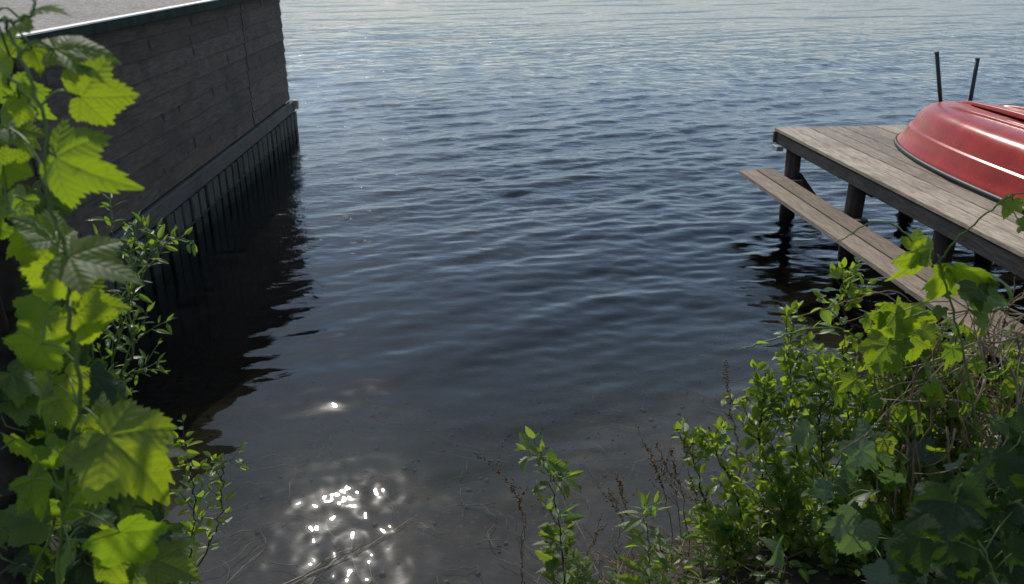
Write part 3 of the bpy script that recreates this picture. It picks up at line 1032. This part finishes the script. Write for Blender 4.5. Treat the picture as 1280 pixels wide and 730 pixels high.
def hop(name, label, group, stems, leaves, seed, fill=None, mat='hop_leaf', stem='green_stem', cat='climbing plant', base=None, ls=1.0):
    """climbing plant: stems through photo points, leaves as (joint px, tip px, distance, normal-up weight, tint)"""
    r = random.Random(seed)
    paths = [spline([A(*p) for p in s], 8) for s, _ in stems]
    b = Vector(paths[0][0]); b.z = min(b.z, max(gh(b.x, b.y), .0)) if base is None else base
    rt0 = root(name, b, label, cat, group)
    sm = MB(); lf = MB()
    for (s, rad), path in zip(stems, paths):
        if path is paths[0]: path = [b + V(0, 0, -.03)] + path
        one = MB(); one.tube(wob(path, .0015, r), taper(len(path), rad, rad * .6), 7); one.build('stem', M[stem], rt0)
    allp = [p for q in paths for p in q]
    for (jx, jy), (tx, ty), D, up, tint in leaves:
        J = A(jx, jy, D); T = A(tx, ty, D + r.uniform(-.03, .03))
        n = (TOCAM * (1 - up) + V(0, 0, 1) * up + rv(r, .12))
        if up < 0: n = (TOCAM + V(0, 0, up) + rv(r, .1))
        sd_ = (T - J).normalized().cross(n.normalized())
        n = n.normalized() + sd_ * r.choice((-1, 1)) * r.uniform(.15, 1.0)
        leaf_palm(lf, J, J + (T - J) * ls, n, tint, rnd=r, deep=r.uniform(1.0, 1.35), cup=r.uniform(.05, .35), droop=r.uniform(.05, .5))
        q = min(allp, key=lambda s: (s - J).length)
        if (q - J).length < .3:
            mid = (q + J) / 2 + V(0, 0, .012)
            sm.tube(spline([q, mid, J], 5), .0014, 5)
    if fill:
        for k in range(fill['n']):
            for _ in range(60):
                x = r.uniform(*fill['x']); y = r.uniform(*fill['y'])
                if fill['ok'](x, y): break
            else:
                continue
            D = r.uniform(*fill['D']); J = A(x, y, D)
            if J.z < gh(J.x, J.y) + .04: J.z = gh(J.x, J.y) + .04 + r.random() * .1
            L = r.uniform(*fill['L'])
            a = r.uniform(-2.6, -.4) if r.random() < .75 else r.uniform(-3.1, 3.1)
            x_ = V(math.cos(a), r.uniform(-.5, .5), math.sin(a) * .8).normalized()
            n = (TOCAM * r.uniform(.1, 1) + V(0, 0, 1) * r.uniform(.1, 1.0) + rv(r, .3))
            leaf_palm(lf, J, J + x_ * L, n, r.random() * .8, rnd=r, na=84, teeth=17, deep=r.uniform(.95, 1.4), cup=r.uniform(.0, .35), droop=r.uniform(0, .5))
            e = J - x_ * L * .5 - V(0, 0, L * .5)
            sm.tube([J, (J + e) / 2 + rv(r, .005), e], .0013, 4)
    tag(sm.build('leaf_stalks', M[stem], rt0), None, None, kind='stuff'); lf.build('foliage', M[mat], rt0)
    return rt0


# ---- left: tree trunk in deep shade
def trunk():
    r = random.Random(21)
    pts = [A(18, 760, 1.32), A(12, 560, 1.34), A(4, 380, 1.36), A(-4, 240, 1.38), A(-16, 100, 1.4), A(-30, -60, 1.42)]
    b = V(pts[0].x, pts[0].y, gh(pts[0].x, pts[0].y) - .05)
    rt0 = root('tree', b, 'slim dark tree trunk at the left edge behind the vine leaves', 'tree')
    mb = MB(); path = wob(spline([b] + pts, 8), .002, r); mb.tube(path, [.034 + .003 * math.sin(i * .7) - .0002 * i for i in range(len(path))], 12)
    mb.build('trunk', M['bark'], rt0)
    mb = MB()
    for s in ([A(6, 420, 1.35), A(-20, 330, 1.25), A(-50, 200, 1.2)], [A(-4, 240, 1.38), A(-25, 120, 1.5), A(-60, 20, 1.5)]):
        q = spline(s, 6); mb.tube(q, taper(len(q), .012, .006), 7)
    mb.build('limb', M['bark'], rt0)


trunk()


def shade_tree(name, label, base, fork, limbs, seed, zlo, zhi, nleaf, spread):  # tree out of view, added so its crown shades the plants below
    r = random.Random(seed)
    rt0 = root(name, base, label, 'tree')
    mb = MB(); q = spline([base - V(0, 0, .1), base.lerp(fork, .5) + V(.04, .02, 0), fork], 8); mb.tube(wob(q, .004, r), taper(len(q), .05, .032), 10)
    mb.build('trunk', M['bark'], rt0)
    lb = MB(); lf = MB()
    for e in limbs:
        mid = fork.lerp(e, .5) + V(0, 0, .12); q = wob(spline([fork, mid, e], 10), .008, r)
        lb.tube(q, taper(len(q), .02, .005), 7)
        for k in range(nleaf):
            i = r.randrange(4, len(q)); p = q[i]
            o = V(r.gauss(0, spread), r.gauss(0, spread), 0); t = p + o; t.z = r.uniform(zlo, zhi)
            if k % 12 == 0: lb.tube([p, p.lerp(t, .5) + V(0, 0, .03), t], [.004, .003, .0015], 5)
            leaf_oval(lf, t, rv(r), V(0, 0, 1) + rv(r, .5), r.uniform(.06, .1), .6, r.random(), r, 4)
    lb.build('limb', M['bark'], rt0); lf.build('crown', M['small_leaf'], rt0)


shade_tree('tree', 'unseen low tree added left of the boathouse bank, its crown above the frame shading the vines', V(-2.35, 2.3, gh(-2.35, 2.3)), V(-2.2, 2.25, 2.3),
         [V(-1.2, 2.0, 2.35), V(-.85, 2.25, 2.38), V(-1.5, 1.7, 2.4), V(-.95, 1.8, 2.32)], 201, 2.18, 2.55, 440, .2)
shade_tree('tree', 'unseen tree added on the right bank, its crown above the frame shading the lower right corner', V(3.1, 3.2, gh(3.1, 3.2)), V(2.95, 3.2, 2.4),
         [V(.5, 2.8, 2.45), V(.85, 3.05, 2.5), V(1.15, 2.6, 2.45), V(.7, 2.4, 2.42), V(1.1, 3.4, 2.5)], 202, 2.28, 2.65, 520, .24)

def bound_left(y):
    ptsb = [(-20, 40), (60, 75), (200, 85), (260, 95), (330, 120), (420, 120), (500, 150), (600, 185), (735, 215)]
    return float(np.interp(y, [p[0] for p in ptsb], [p[1] for p in ptsb]))


hop('hop_vine', 'climbing hop vine with bright backlit leaves reaching up the left edge', 'leafy hop vines around the bank',
    [([(70, 745, 1.0), (84, 600, .97), (100, 480, .95), (86, 400, .93), (84, 330, .93), (62, 240, .92), (56, 160, .9), (20, 60, .9), (5, 20, .9)], .0032),
     ([(10, 265, .95), (50, 285, .93), (84, 318, .93)], .0022),
     ([(10, 90, .9), (38, 130, .9), (56, 160, .9)], .002),
     ([(-10, 22, .92), (10, 27, .9), (28, 24, .88), (42, 12, .88), (44, -12, .88)], .0022)],
    [((101, 121), (174, 122), .92, .12, .75), ((68, 62), (141, 50), .93, .1, .8), ((28, 26), (58, -14), .95, .15, .8),
     ((40, 60), (62, 90), .97, .1, .6), ((24, 122), (62, 152), .95, .1, .65), ((12, 160), (46, 190), .97, .2, .5),
     ((70, 196), (136, 238), .90, .6, .45), ((4, 205), (52, 226), .95, .25, .55), ((12, 70), (-25, 40), .97, .1, .7),
     ((86, 322), (183, 338), .92, .05, .95), ((78, 338), (38, 386), .95, .1, .85), ((74, 300), (12, 262), .96, .1, .8),
     ((96, 392), (128, 446), .95, .12, .9), ((92, 376), (152, 384), .99, .3, .8), ((30, 250), (4, 300), 1.0, .2, .5),
     ((52, 430), (20, 480), .98, .3, .3), ((85, 470), (118, 494), 1.0, .1, .9), ((60, 480), (28, 520), .98, .2, .35),
     ((134, 545), (224, 618), .92, .18, .85), ((124, 540), (128, 498), .94, .1, .8), ((110, 600), (134, 616), 1.02, .1, .9),
     ((60, 560), (95, 590), 1.0, .5, .2), ((40, 600), (72, 650), .98, .5, .15), ((112, 645), (148, 640), 1.05, .1, .9), ((118, 650), (122, 672), 1.06, .1, .9),
     ((150, 665), (200, 718), .95, .5, .3), ((196, 700), (246, 716), 1.0, .25, .85), ((135, 700), (150, 740), .98, .1, .8),
     ((90, 690), (60, 730), .95, .6, .1)],
    41, fill=dict(n=64, x=(-20, 230), y=(-20, 735), ok=lambda x, y: x < bound_left(y) - (34 if y < 480 else 20) and (y > 240 or random.random() < .9), D=(1.02, 1.75), L=(.04, .075)), ls=.92)

# vine leaves low on the left, shade painted into their colour
hop('hop_vine', 'tangle of vine leaves with shade painted into their dark colour, filling the lower left corner', 'leafy hop vines around the bank',
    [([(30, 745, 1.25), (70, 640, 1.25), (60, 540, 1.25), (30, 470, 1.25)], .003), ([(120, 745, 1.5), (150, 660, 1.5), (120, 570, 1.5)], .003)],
    [], 43, fill=dict(n=190, x=(-30, 225), y=(230, 760), ok=lambda x, y: x < bound_left(y) + (10 if y > 480 else -15) and (y > 430 or random.random() < .4), D=(1.25, 2.1), L=(.045, .09)), mat='shaded_leaf')

# willow-like shrub further back on the left
def left_path(*a): return list(a)
SG = 'young leafy shrubs on the bank'
shrub('shrub', 'narrow-leaved willow shrub beside the boathouse, reaching out over the dark water', 'shrub', SG,
      [(150, 520, 1.9), (165, 440, 1.9), (160, 380, 1.9), (172, 330, 1.88), (200, 300, 1.86), (242, 304, 1.84)], 51, .052, .3, 'willow_leaf', 'green_stem', .022, 14, .16, .004)
shrub('shrub', 'willow shrub with an upright shoot standing before the boathouse wall', 'shrub', SG,
      [(140, 520, 1.95), (150, 420, 1.95), (150, 340, 1.92), (160, 305, 1.9), (172, 275, 1.9)], 52, .048, .3, 'willow_leaf', 'green_stem', .022, 12, .13, .004)
shrub('shrub', 'thin willow shoot with curled drooping tip leaves against the boathouse boards', 'shrub', SG,
      [(120, 480, 1.8), (128, 380, 1.8), (134, 320, 1.78), (140, 285, 1.78), (137, 258, 1.76)], 53, .045, .32, 'willow_leaf', 'green_stem', .03, 5, .10, .003, (.5, 1))
shrub('shrub', 'low willow shrub with a single long shoot pointing right over black water', 'shrub', SG,
      [(110, 620, 1.9), (120, 540, 1.9), (145, 480, 1.9), (175, 465, 1.88), (200, 463, 1.86)], 54, .045, .3, 'willow_leaf', 'green_stem', .024, 14, .15, .004)
shrub('shrub', 'dense small-leaved shrub under the big vine leaf at lower left', 'shrub', SG,
      [(110, 745, 1.95), (125, 660, 1.95), (150, 610, 1.95), (175, 590, 1.95)], 55, .042, .42, 'willow_leaf', 'brown_stem', .02, 18, .18, .004)
shrub('shrub', 'upright light green sprig rising from the water edge left of the sun glints', 'shrub', SG,
      [(240, 735, 2.25), (238, 690, 2.25), (243, 640, 2.25), (238, 590, 2.24), (232, 560, 2.22), (222, 548, 2.2)], 56, .058, .5, 'small_leaf', 'brown_stem', .024, 11, .13, .0032, (.3, 1))
shrub('shrub', 'slender sprig leaning right with tip leaves over the grey water, left of the sun glints', 'shrub', SG,
      [(240, 730, 2.28), (262, 680, 2.28), (276, 640, 2.28), (278, 600, 2.27), (282, 575, 2.27), (300, 584, 2.26)], 57, .056, .45, 'small_leaf', 'brown_stem', .024, 10, .12, .003, (.35, 1))

# ---- right bank
R_ = [
    ('tallest small-leaved sapling below the far end of the step board', [(1075, 745, 2.45), (1066, 640, 2.5), (1060, 520, 2.5), (1056, 420, 2.5), (1053, 335, 2.5)], 61, 16, .24),
    ('leafy sapling leaning over the water just left of the tallest sapling', [(1010, 745, 2.5), (1003, 620, 2.55), (990, 500, 2.55), (984, 395, 2.55)], 62, 16, .24),
    ('leftmost arching shoot of the right bank, ending in two leaves over open water', [(905, 745, 2.4), (890, 660, 2.42), (868, 580, 2.42), (848, 540, 2.42)], 63, 6, .13),
    ('short leaning shoot with a leaf pair at its tip, beside the leftmost arching shoot', [(940, 745, 2.45), (925, 640, 2.45), (902, 580, 2.45), (880, 542, 2.45)], 64, 9, .15),
    ('bushy sapling with yellow-green leaves standing left of the right bank thicket', [(960, 745, 2.5), (955, 640, 2.5), (948, 540, 2.5), (962, 470, 2.5)], 65, 18, .22),
    ('thick leafy bush below the step board in the middle of the right bank', [(1115, 745, 2.4), (1118, 620, 2.45), (1108, 520, 2.45), (1130, 430, 2.45)], 66, 22, .26),
    ('low spreading bush at the water edge under the leaning saplings', [(990, 760, 2.35), (985, 690, 2.35), (980, 630, 2.35), (965, 580, 2.35)], 67, 20, .22),
    ('low bush in front of the right bank saplings with dull green leaves', [(1060, 770, 2.15), (1055, 700, 2.15), (1040, 620, 2.15)], 68, 18, .22),
    ('small-leaved bush half buried in dry stems on the right', [(1160, 745, 2.3), (1165, 640, 2.3), (1160, 540, 2.3), (1180, 450, 2.3)], 69, 16, .22),
    ('leafy low bush between the pale-leaved plant and the saplings', [(930, 775, 2.25), (920, 700, 2.25), (905, 650, 2.25)], 70, 14, .16),
    ('yellow-green bush in the gap between the tallest sapling and the thick middle bush', [(1090, 745, 2.3), (1092, 660, 2.3), (1085, 580, 2.32), (1078, 500, 2.32)], 171, 20, .2),
    ('dull green bush rising in front of the dry stems at the right edge', [(1210, 745, 2.15), (1212, 650, 2.15), (1205, 560, 2.15)], 172, 18, .2),
    ('bright broad-leaved bush directly in front of the near end of the step', [(1140, 745, 2.25), (1142, 600, 2.25), (1135, 480, 2.25), (1150, 395, 2.25)], 174, 22, .22),
    ('broad-leaved bush between the step and the dry stem heap', [(1185, 745, 2.2), (1188, 600, 2.2), (1200, 500, 2.2), (1195, 420, 2.2)], 175, 16, .2),
    ('leafy bush under the arching green creeper', [(1035, 745, 2.35), (1030, 620, 2.35), (1025, 520, 2.35), (1030, 455, 2.35)], 176, 18, .2),
    ('short leafy bush at the right frame edge below the jetty', [(1265, 745, 2.1), (1262, 620, 2.1), (1268, 520, 2.1), (1262, 440, 2.1)], 173, 14, .18),
]
for lab, px, sd, tw, tl in R_:
    shrub('shrub', lab, 'shrub', SG, px, sd, .060, .66, 'small_leaf', 'brown_stem', .020, int(tw * 1.9), tl, .0042, (.2, 1))


def ok_right(x, y):
    yb = np.interp(x, [880, 960, 1040, 1100, 1160, 1280], [700, 600, 470, 360, 330, 360])
    return y > yb


hop('hop_vine', 'hop vine with large bright leaves hanging before the jetty at right', 'leafy hop vines around the bank',
    [([(1230, 745, 1.95), (1225, 600, 1.95), (1215, 500, 1.95), (1200, 420, 1.95), (1178, 340, 1.95), (1172, 318, 1.95)], .004),
     ([(1150, 330, 1.95), (1140, 300, 1.95), (1115, 280, 1.95), (1085, 280, 1.94), (1062, 294, 1.93), (1044, 303, 1.93)], .0026),
     ([(1172, 330, 1.95), (1195, 300, 1.9), (1240, 262, 1.85), (1262, 246, 1.82), (1290, 240, 1.8)], .0026)],
    [((1150, 318), (1110, 372), 1.93, .15, .8), ((1140, 312), (1190, 298), 1.95, .2, .6), ((1180, 342), (1172, 392), 1.96, .15, .75),
     ((1196, 335), (1248, 368), 1.93, .6, .5), ((1128, 400), (1080, 440), 1.98, .2, .8), ((1120, 392), (1150, 425), 1.97, .15, .85),
     ((1105, 430), (1075, 480), 1.98, .2, .75), ((1140, 420), (1140, 470), 2.0, .2, .7), ((1160, 460), (1200, 500), 2.0, .3, .6),
     ((1266, 250), (1252, 275), 1.82, .1, .7), ((1276, 282), (1310, 272), 1.8, .2, .7)],
    71, fill=dict(n=150, x=(1040, 1300), y=(330, 690), ok=ok_right, D=(1.85, 2.3), L=(.028, .06)), ls=.78)
hop('hop_vine', 'pale grey-green vine leaves catching the sky light among dry stems at lower right', 'leafy hop vines around the bank',
    [([(1120, 760, 1.85), (1090, 680, 1.85), (1060, 620, 1.9), (1010, 560, 1.95)], .003)],
    [((1090, 545), (1070, 590), 1.9, .8, .6), ((1075, 655), (1050, 700), 1.8, .85, .7), ((1140, 690), (1100, 720), 1.7, .85, .7),
     ((1145, 688), (1170, 725), 1.72, .85, .7), ((1010, 540), (985, 552), 2.0, .8, .7), ((1240, 345), (1275, 355), 1.9, .8, .8), ((1222, 360), (1226, 400), 1.92, .8, .7),
     ((1090, 615), (1050, 625), 1.85, .8, .5), ((1110, 720), (1080, 745), 1.7, .8, .6)],
    72, fill=dict(n=26, x=(960, 1300), y=(560, 760), ok=ok_right, D=(1.7, 2.15), L=(.045, .08)), mat='grey_leaf')
hop('hop_vine', 'dark green vine with shade painted into its leaf colour and one broad leaf nearest the lower right corner', 'leafy hop vines around the bank',
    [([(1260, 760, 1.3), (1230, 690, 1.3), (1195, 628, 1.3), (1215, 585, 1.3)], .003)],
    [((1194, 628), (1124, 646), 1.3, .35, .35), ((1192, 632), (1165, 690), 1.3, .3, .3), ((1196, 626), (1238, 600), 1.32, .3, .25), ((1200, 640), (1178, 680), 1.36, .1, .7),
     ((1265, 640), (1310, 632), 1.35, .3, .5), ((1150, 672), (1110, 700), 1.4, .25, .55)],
    73, fill=dict(n=120, x=(1080, 1320), y=(520, 780), ok=lambda x, y: x + (y - 560) * .6 > 1200, D=(1.35, 2.0), L=(.04, .08)), mat='shaded_leaf')

# nettle-like herbs in the middle
NG = 'herbs standing at the water edge'
shrub('herb', 'tall nettle-like herb with toothed leaves and a browned tip at the water edge', 'herb', NG,
      [(706, 745, 2.3), (702, 690, 2.32), (694, 630, 2.34), (683, 585, 2.34), (668, 548, 2.34)], 81, .095, .46, 'nettle_leaf', 'brown_stem', .026, 10, .12, .0032,
      (.2, .88), .1, True, .16, 10, droop=.04)
shrub('herb', 'short herb with narrow drooping whorled leaves at the bottom middle', 'herb', NG,
      [(812, 760, 2.2), (812, 700, 2.2), (809, 660, 2.2), (805, 634, 2.2)], 82, .11, .28, 'nettle_leaf', 'green_stem', .02, 3, .08, .0032, (.1, 1), .0, True, .06, 8, droop=.06)
shrub('herb', 'small herb with narrow leaves in front of the short leaning shoots', 'herb', NG,
      [(880, 770, 2.2), (878, 715, 2.2), (880, 680, 2.2), (876, 655, 2.2)], 83, .075, .3, 'nettle_leaf', 'green_stem', .024, 4, .08, .003, (.1, 1), .0, True, .06, 8, droop=.05)
shrub('herb', 'low leafy herb at the bottom edge beneath the tall browned nettle', 'herb', NG,
      [(735, 775, 2.15), (732, 735, 2.15), (728, 705, 2.15)], 84, .065, .4, 'nettle_leaf', 'green_stem', .02, 8, .10, .003, (.1, 1), .0, True, .1, 8)

# dry stalks
for i, (lab, px, br, den) in enumerate([
    ('bent brown seed stalk left of the tall nettle, tip curled down to the left', [(655, 745, 2.3), (652, 700, 2.3), (656, 655, 2.3), (645, 620, 2.3), (625, 592, 2.3), (596, 566, 2.3)], 5, .014),
    ('straight pale dead stalk standing beside the bent brown seed stalk', [(651, 745, 2.25), (652, 700, 2.25), (657, 640, 2.25)], 1, .05),
    ('dark dry seed stalk leaning left with beaded tip, in front of grey water', [(842, 745, 2.45), (838, 650, 2.45), (822, 590, 2.45), (794, 530, 2.45)], 6, .02),
    ('thin dry seed stalk just right of the dark leaning one', [(852, 745, 2.5), (850, 660, 2.5), (840, 600, 2.5), (820, 555, 2.5)], 5, .02),
    ('tall reddish dry stalk rising above the saplings at (its) left side', [(932, 745, 2.5), (928, 640, 2.5), (918, 540, 2.5), (905, 450, 2.5)], 2, .018),
    ('faint dry stalk with sparse beads between the nettle and the narrow-leaved herb', [(775, 745, 2.4), (768, 690, 2.4), (778, 650, 2.4), (760, 610, 2.4)], 5, .02),
    ('short brown stalk with tiny pods at the foot of the light green sprig', [(220, 745, 2.2), (216, 700, 2.2), (213, 662, 2.2)], 2, .02),
    ('brown dry stalk crossing above the narrow-leaved herb to the right', [(905, 745, 2.4), (880, 660, 2.4), (866, 610, 2.4), (855, 545, 2.4)], 4, .018),
    ('forked brown stalk with sparse pods just left of the narrow-leaved herb', [(790, 745, 2.35), (792, 690, 2.35), (785, 640, 2.35), (770, 590, 2.35)], 6, .02),
    ('pale dry stalk leaning right, at the foot of the tall nettle', [(722, 745, 2.3), (735, 690, 2.3), (752, 655, 2.3)], 4, .03),
    ('thin dark stalk rising left of the leftmost arching shoot', [(862, 745, 2.45), (858, 650, 2.45), (846, 590, 2.45), (838, 560, 2.45)], 5, .02),
    ('reddish dry twig sticking up before the jetty step at right', [(1190, 745, 2.1), (1235, 500, 2.1), (1262, 380, 2.1), (1285, 310, 2.1)], 3, .03),
]):
    lab = lab.replace(' at (its) left side', ' on their left side')
    dry_stalk(lab, px, 90 + i, .0024 if i != 1 else .003, .55, br, dens=den)

# broken tip of the nettle
# heap of dead stems on the right bank
def dead_heap():
    r = random.Random(101)
    c = V(1.55, 2.35, gh(1.55, 2.35))
    rt0 = root('dead_stems', c, 'heap of dry brown hanging stems and roots on the right bank', 'dead stems')
    mb = MB(); mb2 = MB()
    for k in range(330):
        x = r.gauss(1255, 55); yt = r.uniform(360, 640); D = r.uniform(1.95, 2.6)
        if x < 1130: continue
        p = A(x, yt, D); d = V(r.gauss(0, .35), r.gauss(0, .3), -1).normalized()
        if r.random() < .25: d = V(r.choice((-1, 1)), r.gauss(0, .4), r.uniform(-.4, .3)).normalized()
        ln = r.uniform(.10, .34); q = [p]; m_ = 7
        for j in range(m_):
            d = (d + rv(r, .20) + V(0, 0, -.08)).normalized()
            q.append(q[-1] + d * ln / m_)
        (mb if r.random() < .7 else mb2).tube(q, taper(len(q), r.uniform(.0015, .0045), .0012), 5, r.random())
    for k in range(60):                                            # long arching canes tying it together
        x0 = r.uniform(1120, 1300); p0 = A(x0, r.uniform(640, 740), r.uniform(2.0, 2.4))
        p0.z = gh(p0.x, p0.y); p1 = A(x0 + r.gauss(20, 50), r.uniform(380, 560), r.uniform(2.0, 2.5)); p2 = p1 + V(r.gauss(0, .2), r.gauss(0, .15), r.uniform(-.25, .02))
        q = wob(spline([p0, p1, p2], 8), .006, r)
        mb.tube(q, taper(len(q), r.uniform(.0025, .0045), .0015), 5, r.random())
    tag(mb.build('stems', M['dry_stem'], rt0), None, None, kind='stuff'); tag(mb2.build('roots', M['pale_stem'], rt0), None, None, kind='stuff')


dead_heap()


def litter():
    """dry stems lying along the foot of the bank and small ground plants"""
    r = random.Random(111)
    mb = MB()
    for k in range(420):
        x = r.uniform(-.1, 2.6); ys = float(np.interp(x, SX, SY)); y = ys - abs(r.gauss(0, .30)) + .10
        z = max(gh(x, y), -.02) + r.uniform(.0, .07); p = V(x, y, z)
        a = r.uniform(0, 6.28); d = V(math.cos(a), math.sin(a), r.uniform(-.1, .5)).normalized(); q = [p]; ln = r.uniform(.08, .4)
        for j in range(6): d = (d + rv(r, .16) - V(0, 0, .04)).normalized(); q.append(q[-1] + d * ln / 6)
        mb.tube(q, taper(7, r.uniform(.001, .0026), .0008), 4, r.random())
    o = mb.build('dry_litter', M['dry_stem'], None); tag(o, 'matted dry stems lying along the foot of the right bank', 'dry litter', kind='stuff')
    mb = MB()
    for k in range(3000):
        x = r.uniform(-2.4, 3.2); ys = float(np.interp(x, SX, SY)); y = ys - abs(r.gauss(0, .7)) + .03
        if y < .9: continue
        if -.75 < x < .1 and y > 1.9: continue
        z = gh(x, y) + abs(r.gauss(0, .07)) + .01
        a = r.uniform(0, 6.28); d = V(math.cos(a), math.sin(a), r.uniform(-.2, .6)).normalized()
        leaf_oval(mb, V(x, y, z), d, V(0, 0, 1) + rv(r, .4), r.uniform(.025, .06), r.uniform(.35, .7), r.random(), r, 4)
    o = mb.build('ground_cover', M['small_leaf'], None); tag(o, 'low green leaves covering the soil of the bank', 'ground cover', kind='stuff')
    mb = MB()
    for k in range(260):
        x = r.uniform(-1.9, 2.4); y = float(np.interp(x, SX, SY)) + r.uniform(-.05, 2.4); q = r.uniform(.004, .013)
        mb.blob(V(x, y, gh(x, y) + q * .3), q, r.random(), V(r.gauss(0, 1), r.gauss(0, 1), .2), 1.3)
    o = mb.build('pebbles', simple('pebble', (.075, .058, .042), .8, 5, .7), None); tag(o, 'small pebbles on the shallow lake bed', 'pebbles', kind='stuff')
    mb = MB()
    for k in range(260):                                           # weeds lying on the bed
        x = r.uniform(-1.7, 2.2); y = float(np.interp(x, SX, SY)) + r.uniform(.1, 2.2); z = gh(x, y) + .012
        a = r.uniform(0, 6.28); d = V(math.cos(a), math.sin(a), 0); q = [V(x, y, z)]; ln = r.uniform(.08, .45)
        for j in range(8):
            d = (d + V(r.gauss(0, .3), r.gauss(0, .3), 0)).normalized(); s = q[-1] + d * ln / 8
            q.append(V(s.x, s.y, gh(s.x, s.y) + .012 + r.uniform(0, .02)))
        mb.tube(q, taper(9, r.uniform(.0012, .0035), .001), 4, r.random())
    o = mb.build('water_weeds', M['weed'], None); tag(o, 'thin brown weeds lying on the shallow lake bed', 'water weeds', kind='stuff')


litter()

# twigs floating at the shore
for i, (lab, pp, rad) in enumerate([
    ('longest pale twig lying on the glittering water at the bottom, its tip to the right', [(335, 745), (400, 712), (460, 682), (517, 647)], .0022),
    ('pale reed stem on the water crossing under the longest twig', [(345, 735), (385, 716), (415, 695), (445, 684)], .0028),
    ('thin dark twig branching below the sun glints', [(380, 745), (395, 722), (425, 694)], .0016),
    ('faint submerged twig just right of the sprig in the water at left', [(272, 740), (300, 712), (332, 684)], .0016)]):
    pts = [un(x, y, .006 if i < 3 else -.03) for x, y in pp]
    rt0 = root('floating_twig', pts[0], lab, 'twig', 'twigs lying in the water near the shore')
    mb = MB(); q = wob(spline(pts, 6), .0015, random.Random(i)); mb.tube(q, taper(len(q), rad, rad * .5), 6); mb.build('stem', M['twig_wet'], rt0)
    mb = MB(); k = len(q) // 2; mb.tube([q[k], q[k] + V(.03, .03, .012), q[k] + V(.06, .075, .015)], rad * .5, 5); mb.build('side_twig', M['twig_wet'], rt0)

# long pale runner reaching over the water at right
def runner(label, px, rad, seed, mat, leaves=4, sz=.05):
    r = random.Random(seed); pts = [A(*p) for p in px]
    rt0 = root('creeper', grounded(pts)[0], label, 'creeper', 'long bare creepers over the water')
    q = wob(spline(grounded(pts), 8), .002, r)
    mb = MB(); mb.tube(q, taper(len(q), rad, rad * .7), 6); mb.build('stem', M[mat], rt0)
    mb = MB()
    for k in range(leaves):
        i = r.randrange(len(q) // 3, len(q)); x = (rv(r) + V(0, 0, .4)).normalized()
        leaf_oval(mb, q[i], x, V(0, 0, 1) + rv(r, .4), sz * r.uniform(.6, 1.1), .6, r.random(), r)
    mb.build('foliage', M['small_leaf'], rt0)


runner('green creeper arching left from the saplings with its tip over the water', [(1130, 560, 2.3), (1125, 470, 2.3), (1060, 415, 2.3), (1010, 412, 2.3), (965, 424, 2.3), (925, 437, 2.3)], .0032, 121, 'green_stem')
runner('bare brown creeper looping from the step board down to the saplings', [(1160, 520, 2.3), (1150, 400, 2.3), (1120, 365, 2.3), (1075, 372, 2.3), (1035, 385, 2.3), (990, 398, 2.3)], .0024, 122, 'dry_stem', 2)

# ------------------------------------------------------------------ CAMERA, LIGHT, WORLD
cam = bpy.data.cameras.new('camera'); co = bpy.data.objects.new('camera', cam); COL.objects.link(co)
co.location = (0, 0, H); co.rotation_euler = (math.pi / 2 - PITCH, 0, 0)
cam.lens = 18; cam.sensor_fit = 'HORIZONTAL'; cam.sensor_width = 18 * 1280 / F
cam.clip_start = .02; cam.clip_end = 8000
cam.dof.use_dof = True; cam.dof.focus_distance = 5.0; cam.dof.aperture_fstop = 4.5
C.camera = co

sun = bpy.data.lights.new('sun', 'SUN'); so = bpy.data.objects.new('sun', sun); COL.objects.link(so)
sun.energy = 3.6; sun.angle = math.radians(.5); sun.color = (1, .95, .87)
dsun = Vector((math.sin(SUN_AZ) * math.cos(SUN_EL), math.cos(SUN_AZ) * math.cos(SUN_EL), math.sin(SUN_EL)))
so.rotation_euler = dsun.to_track_quat('Z', 'Y').to_euler()

w = bpy.data.worlds.new('World'); C.world = w; w.use_nodes = True
nt = w.node_tree; nt.nodes.clear()
sky = nt.nodes.new('ShaderNodeTexSky'); sky.sky_type = 'NISHITA'; sky.sun_disc = False
sky.sun_elevation = SUN_EL; sky.sun_rotation = SUN_AZ
sky.air_density = 1.0; sky.dust_density = .3; sky.ozone_density = 2.2
bg = nt.nodes.new('ShaderNodeBackground'); bg.inputs['Strength'].default_value = .13
ou = nt.nodes.new('ShaderNodeOutputWorld')
g = NT(nt)
cv = g.coord(scale=(1, 1, 2.2), src='Generated')
cn = g.noise(cv, 2.6, 6, .6, .6)
veil = g.math('MULTIPLY_ADD', g.step(cn, .42, .72), .28, .36)
skyc = g.mix(veil, sky.outputs[0], (4.3, 5.9, 7.6, 1))
nt.links.new(skyc, bg.inputs['Color']); nt.links.new(bg.outputs[0], ou.inputs['Surface'])

C.render.engine = 'CYCLES'
C.cycles.use_denoising = True
C.cycles.max_bounces = 8; C.cycles.transparent_max_bounces = 12; C.cycles.transmission_bounces = 6
C.cycles.sample_clamp_indirect = 6
C.view_settings.view_transform = 'Standard'; C.view_settings.look = 'None'
C.view_settings.exposure = 0; C.view_settings.gamma = 1; C.view_settings.use_curve_mapping = False
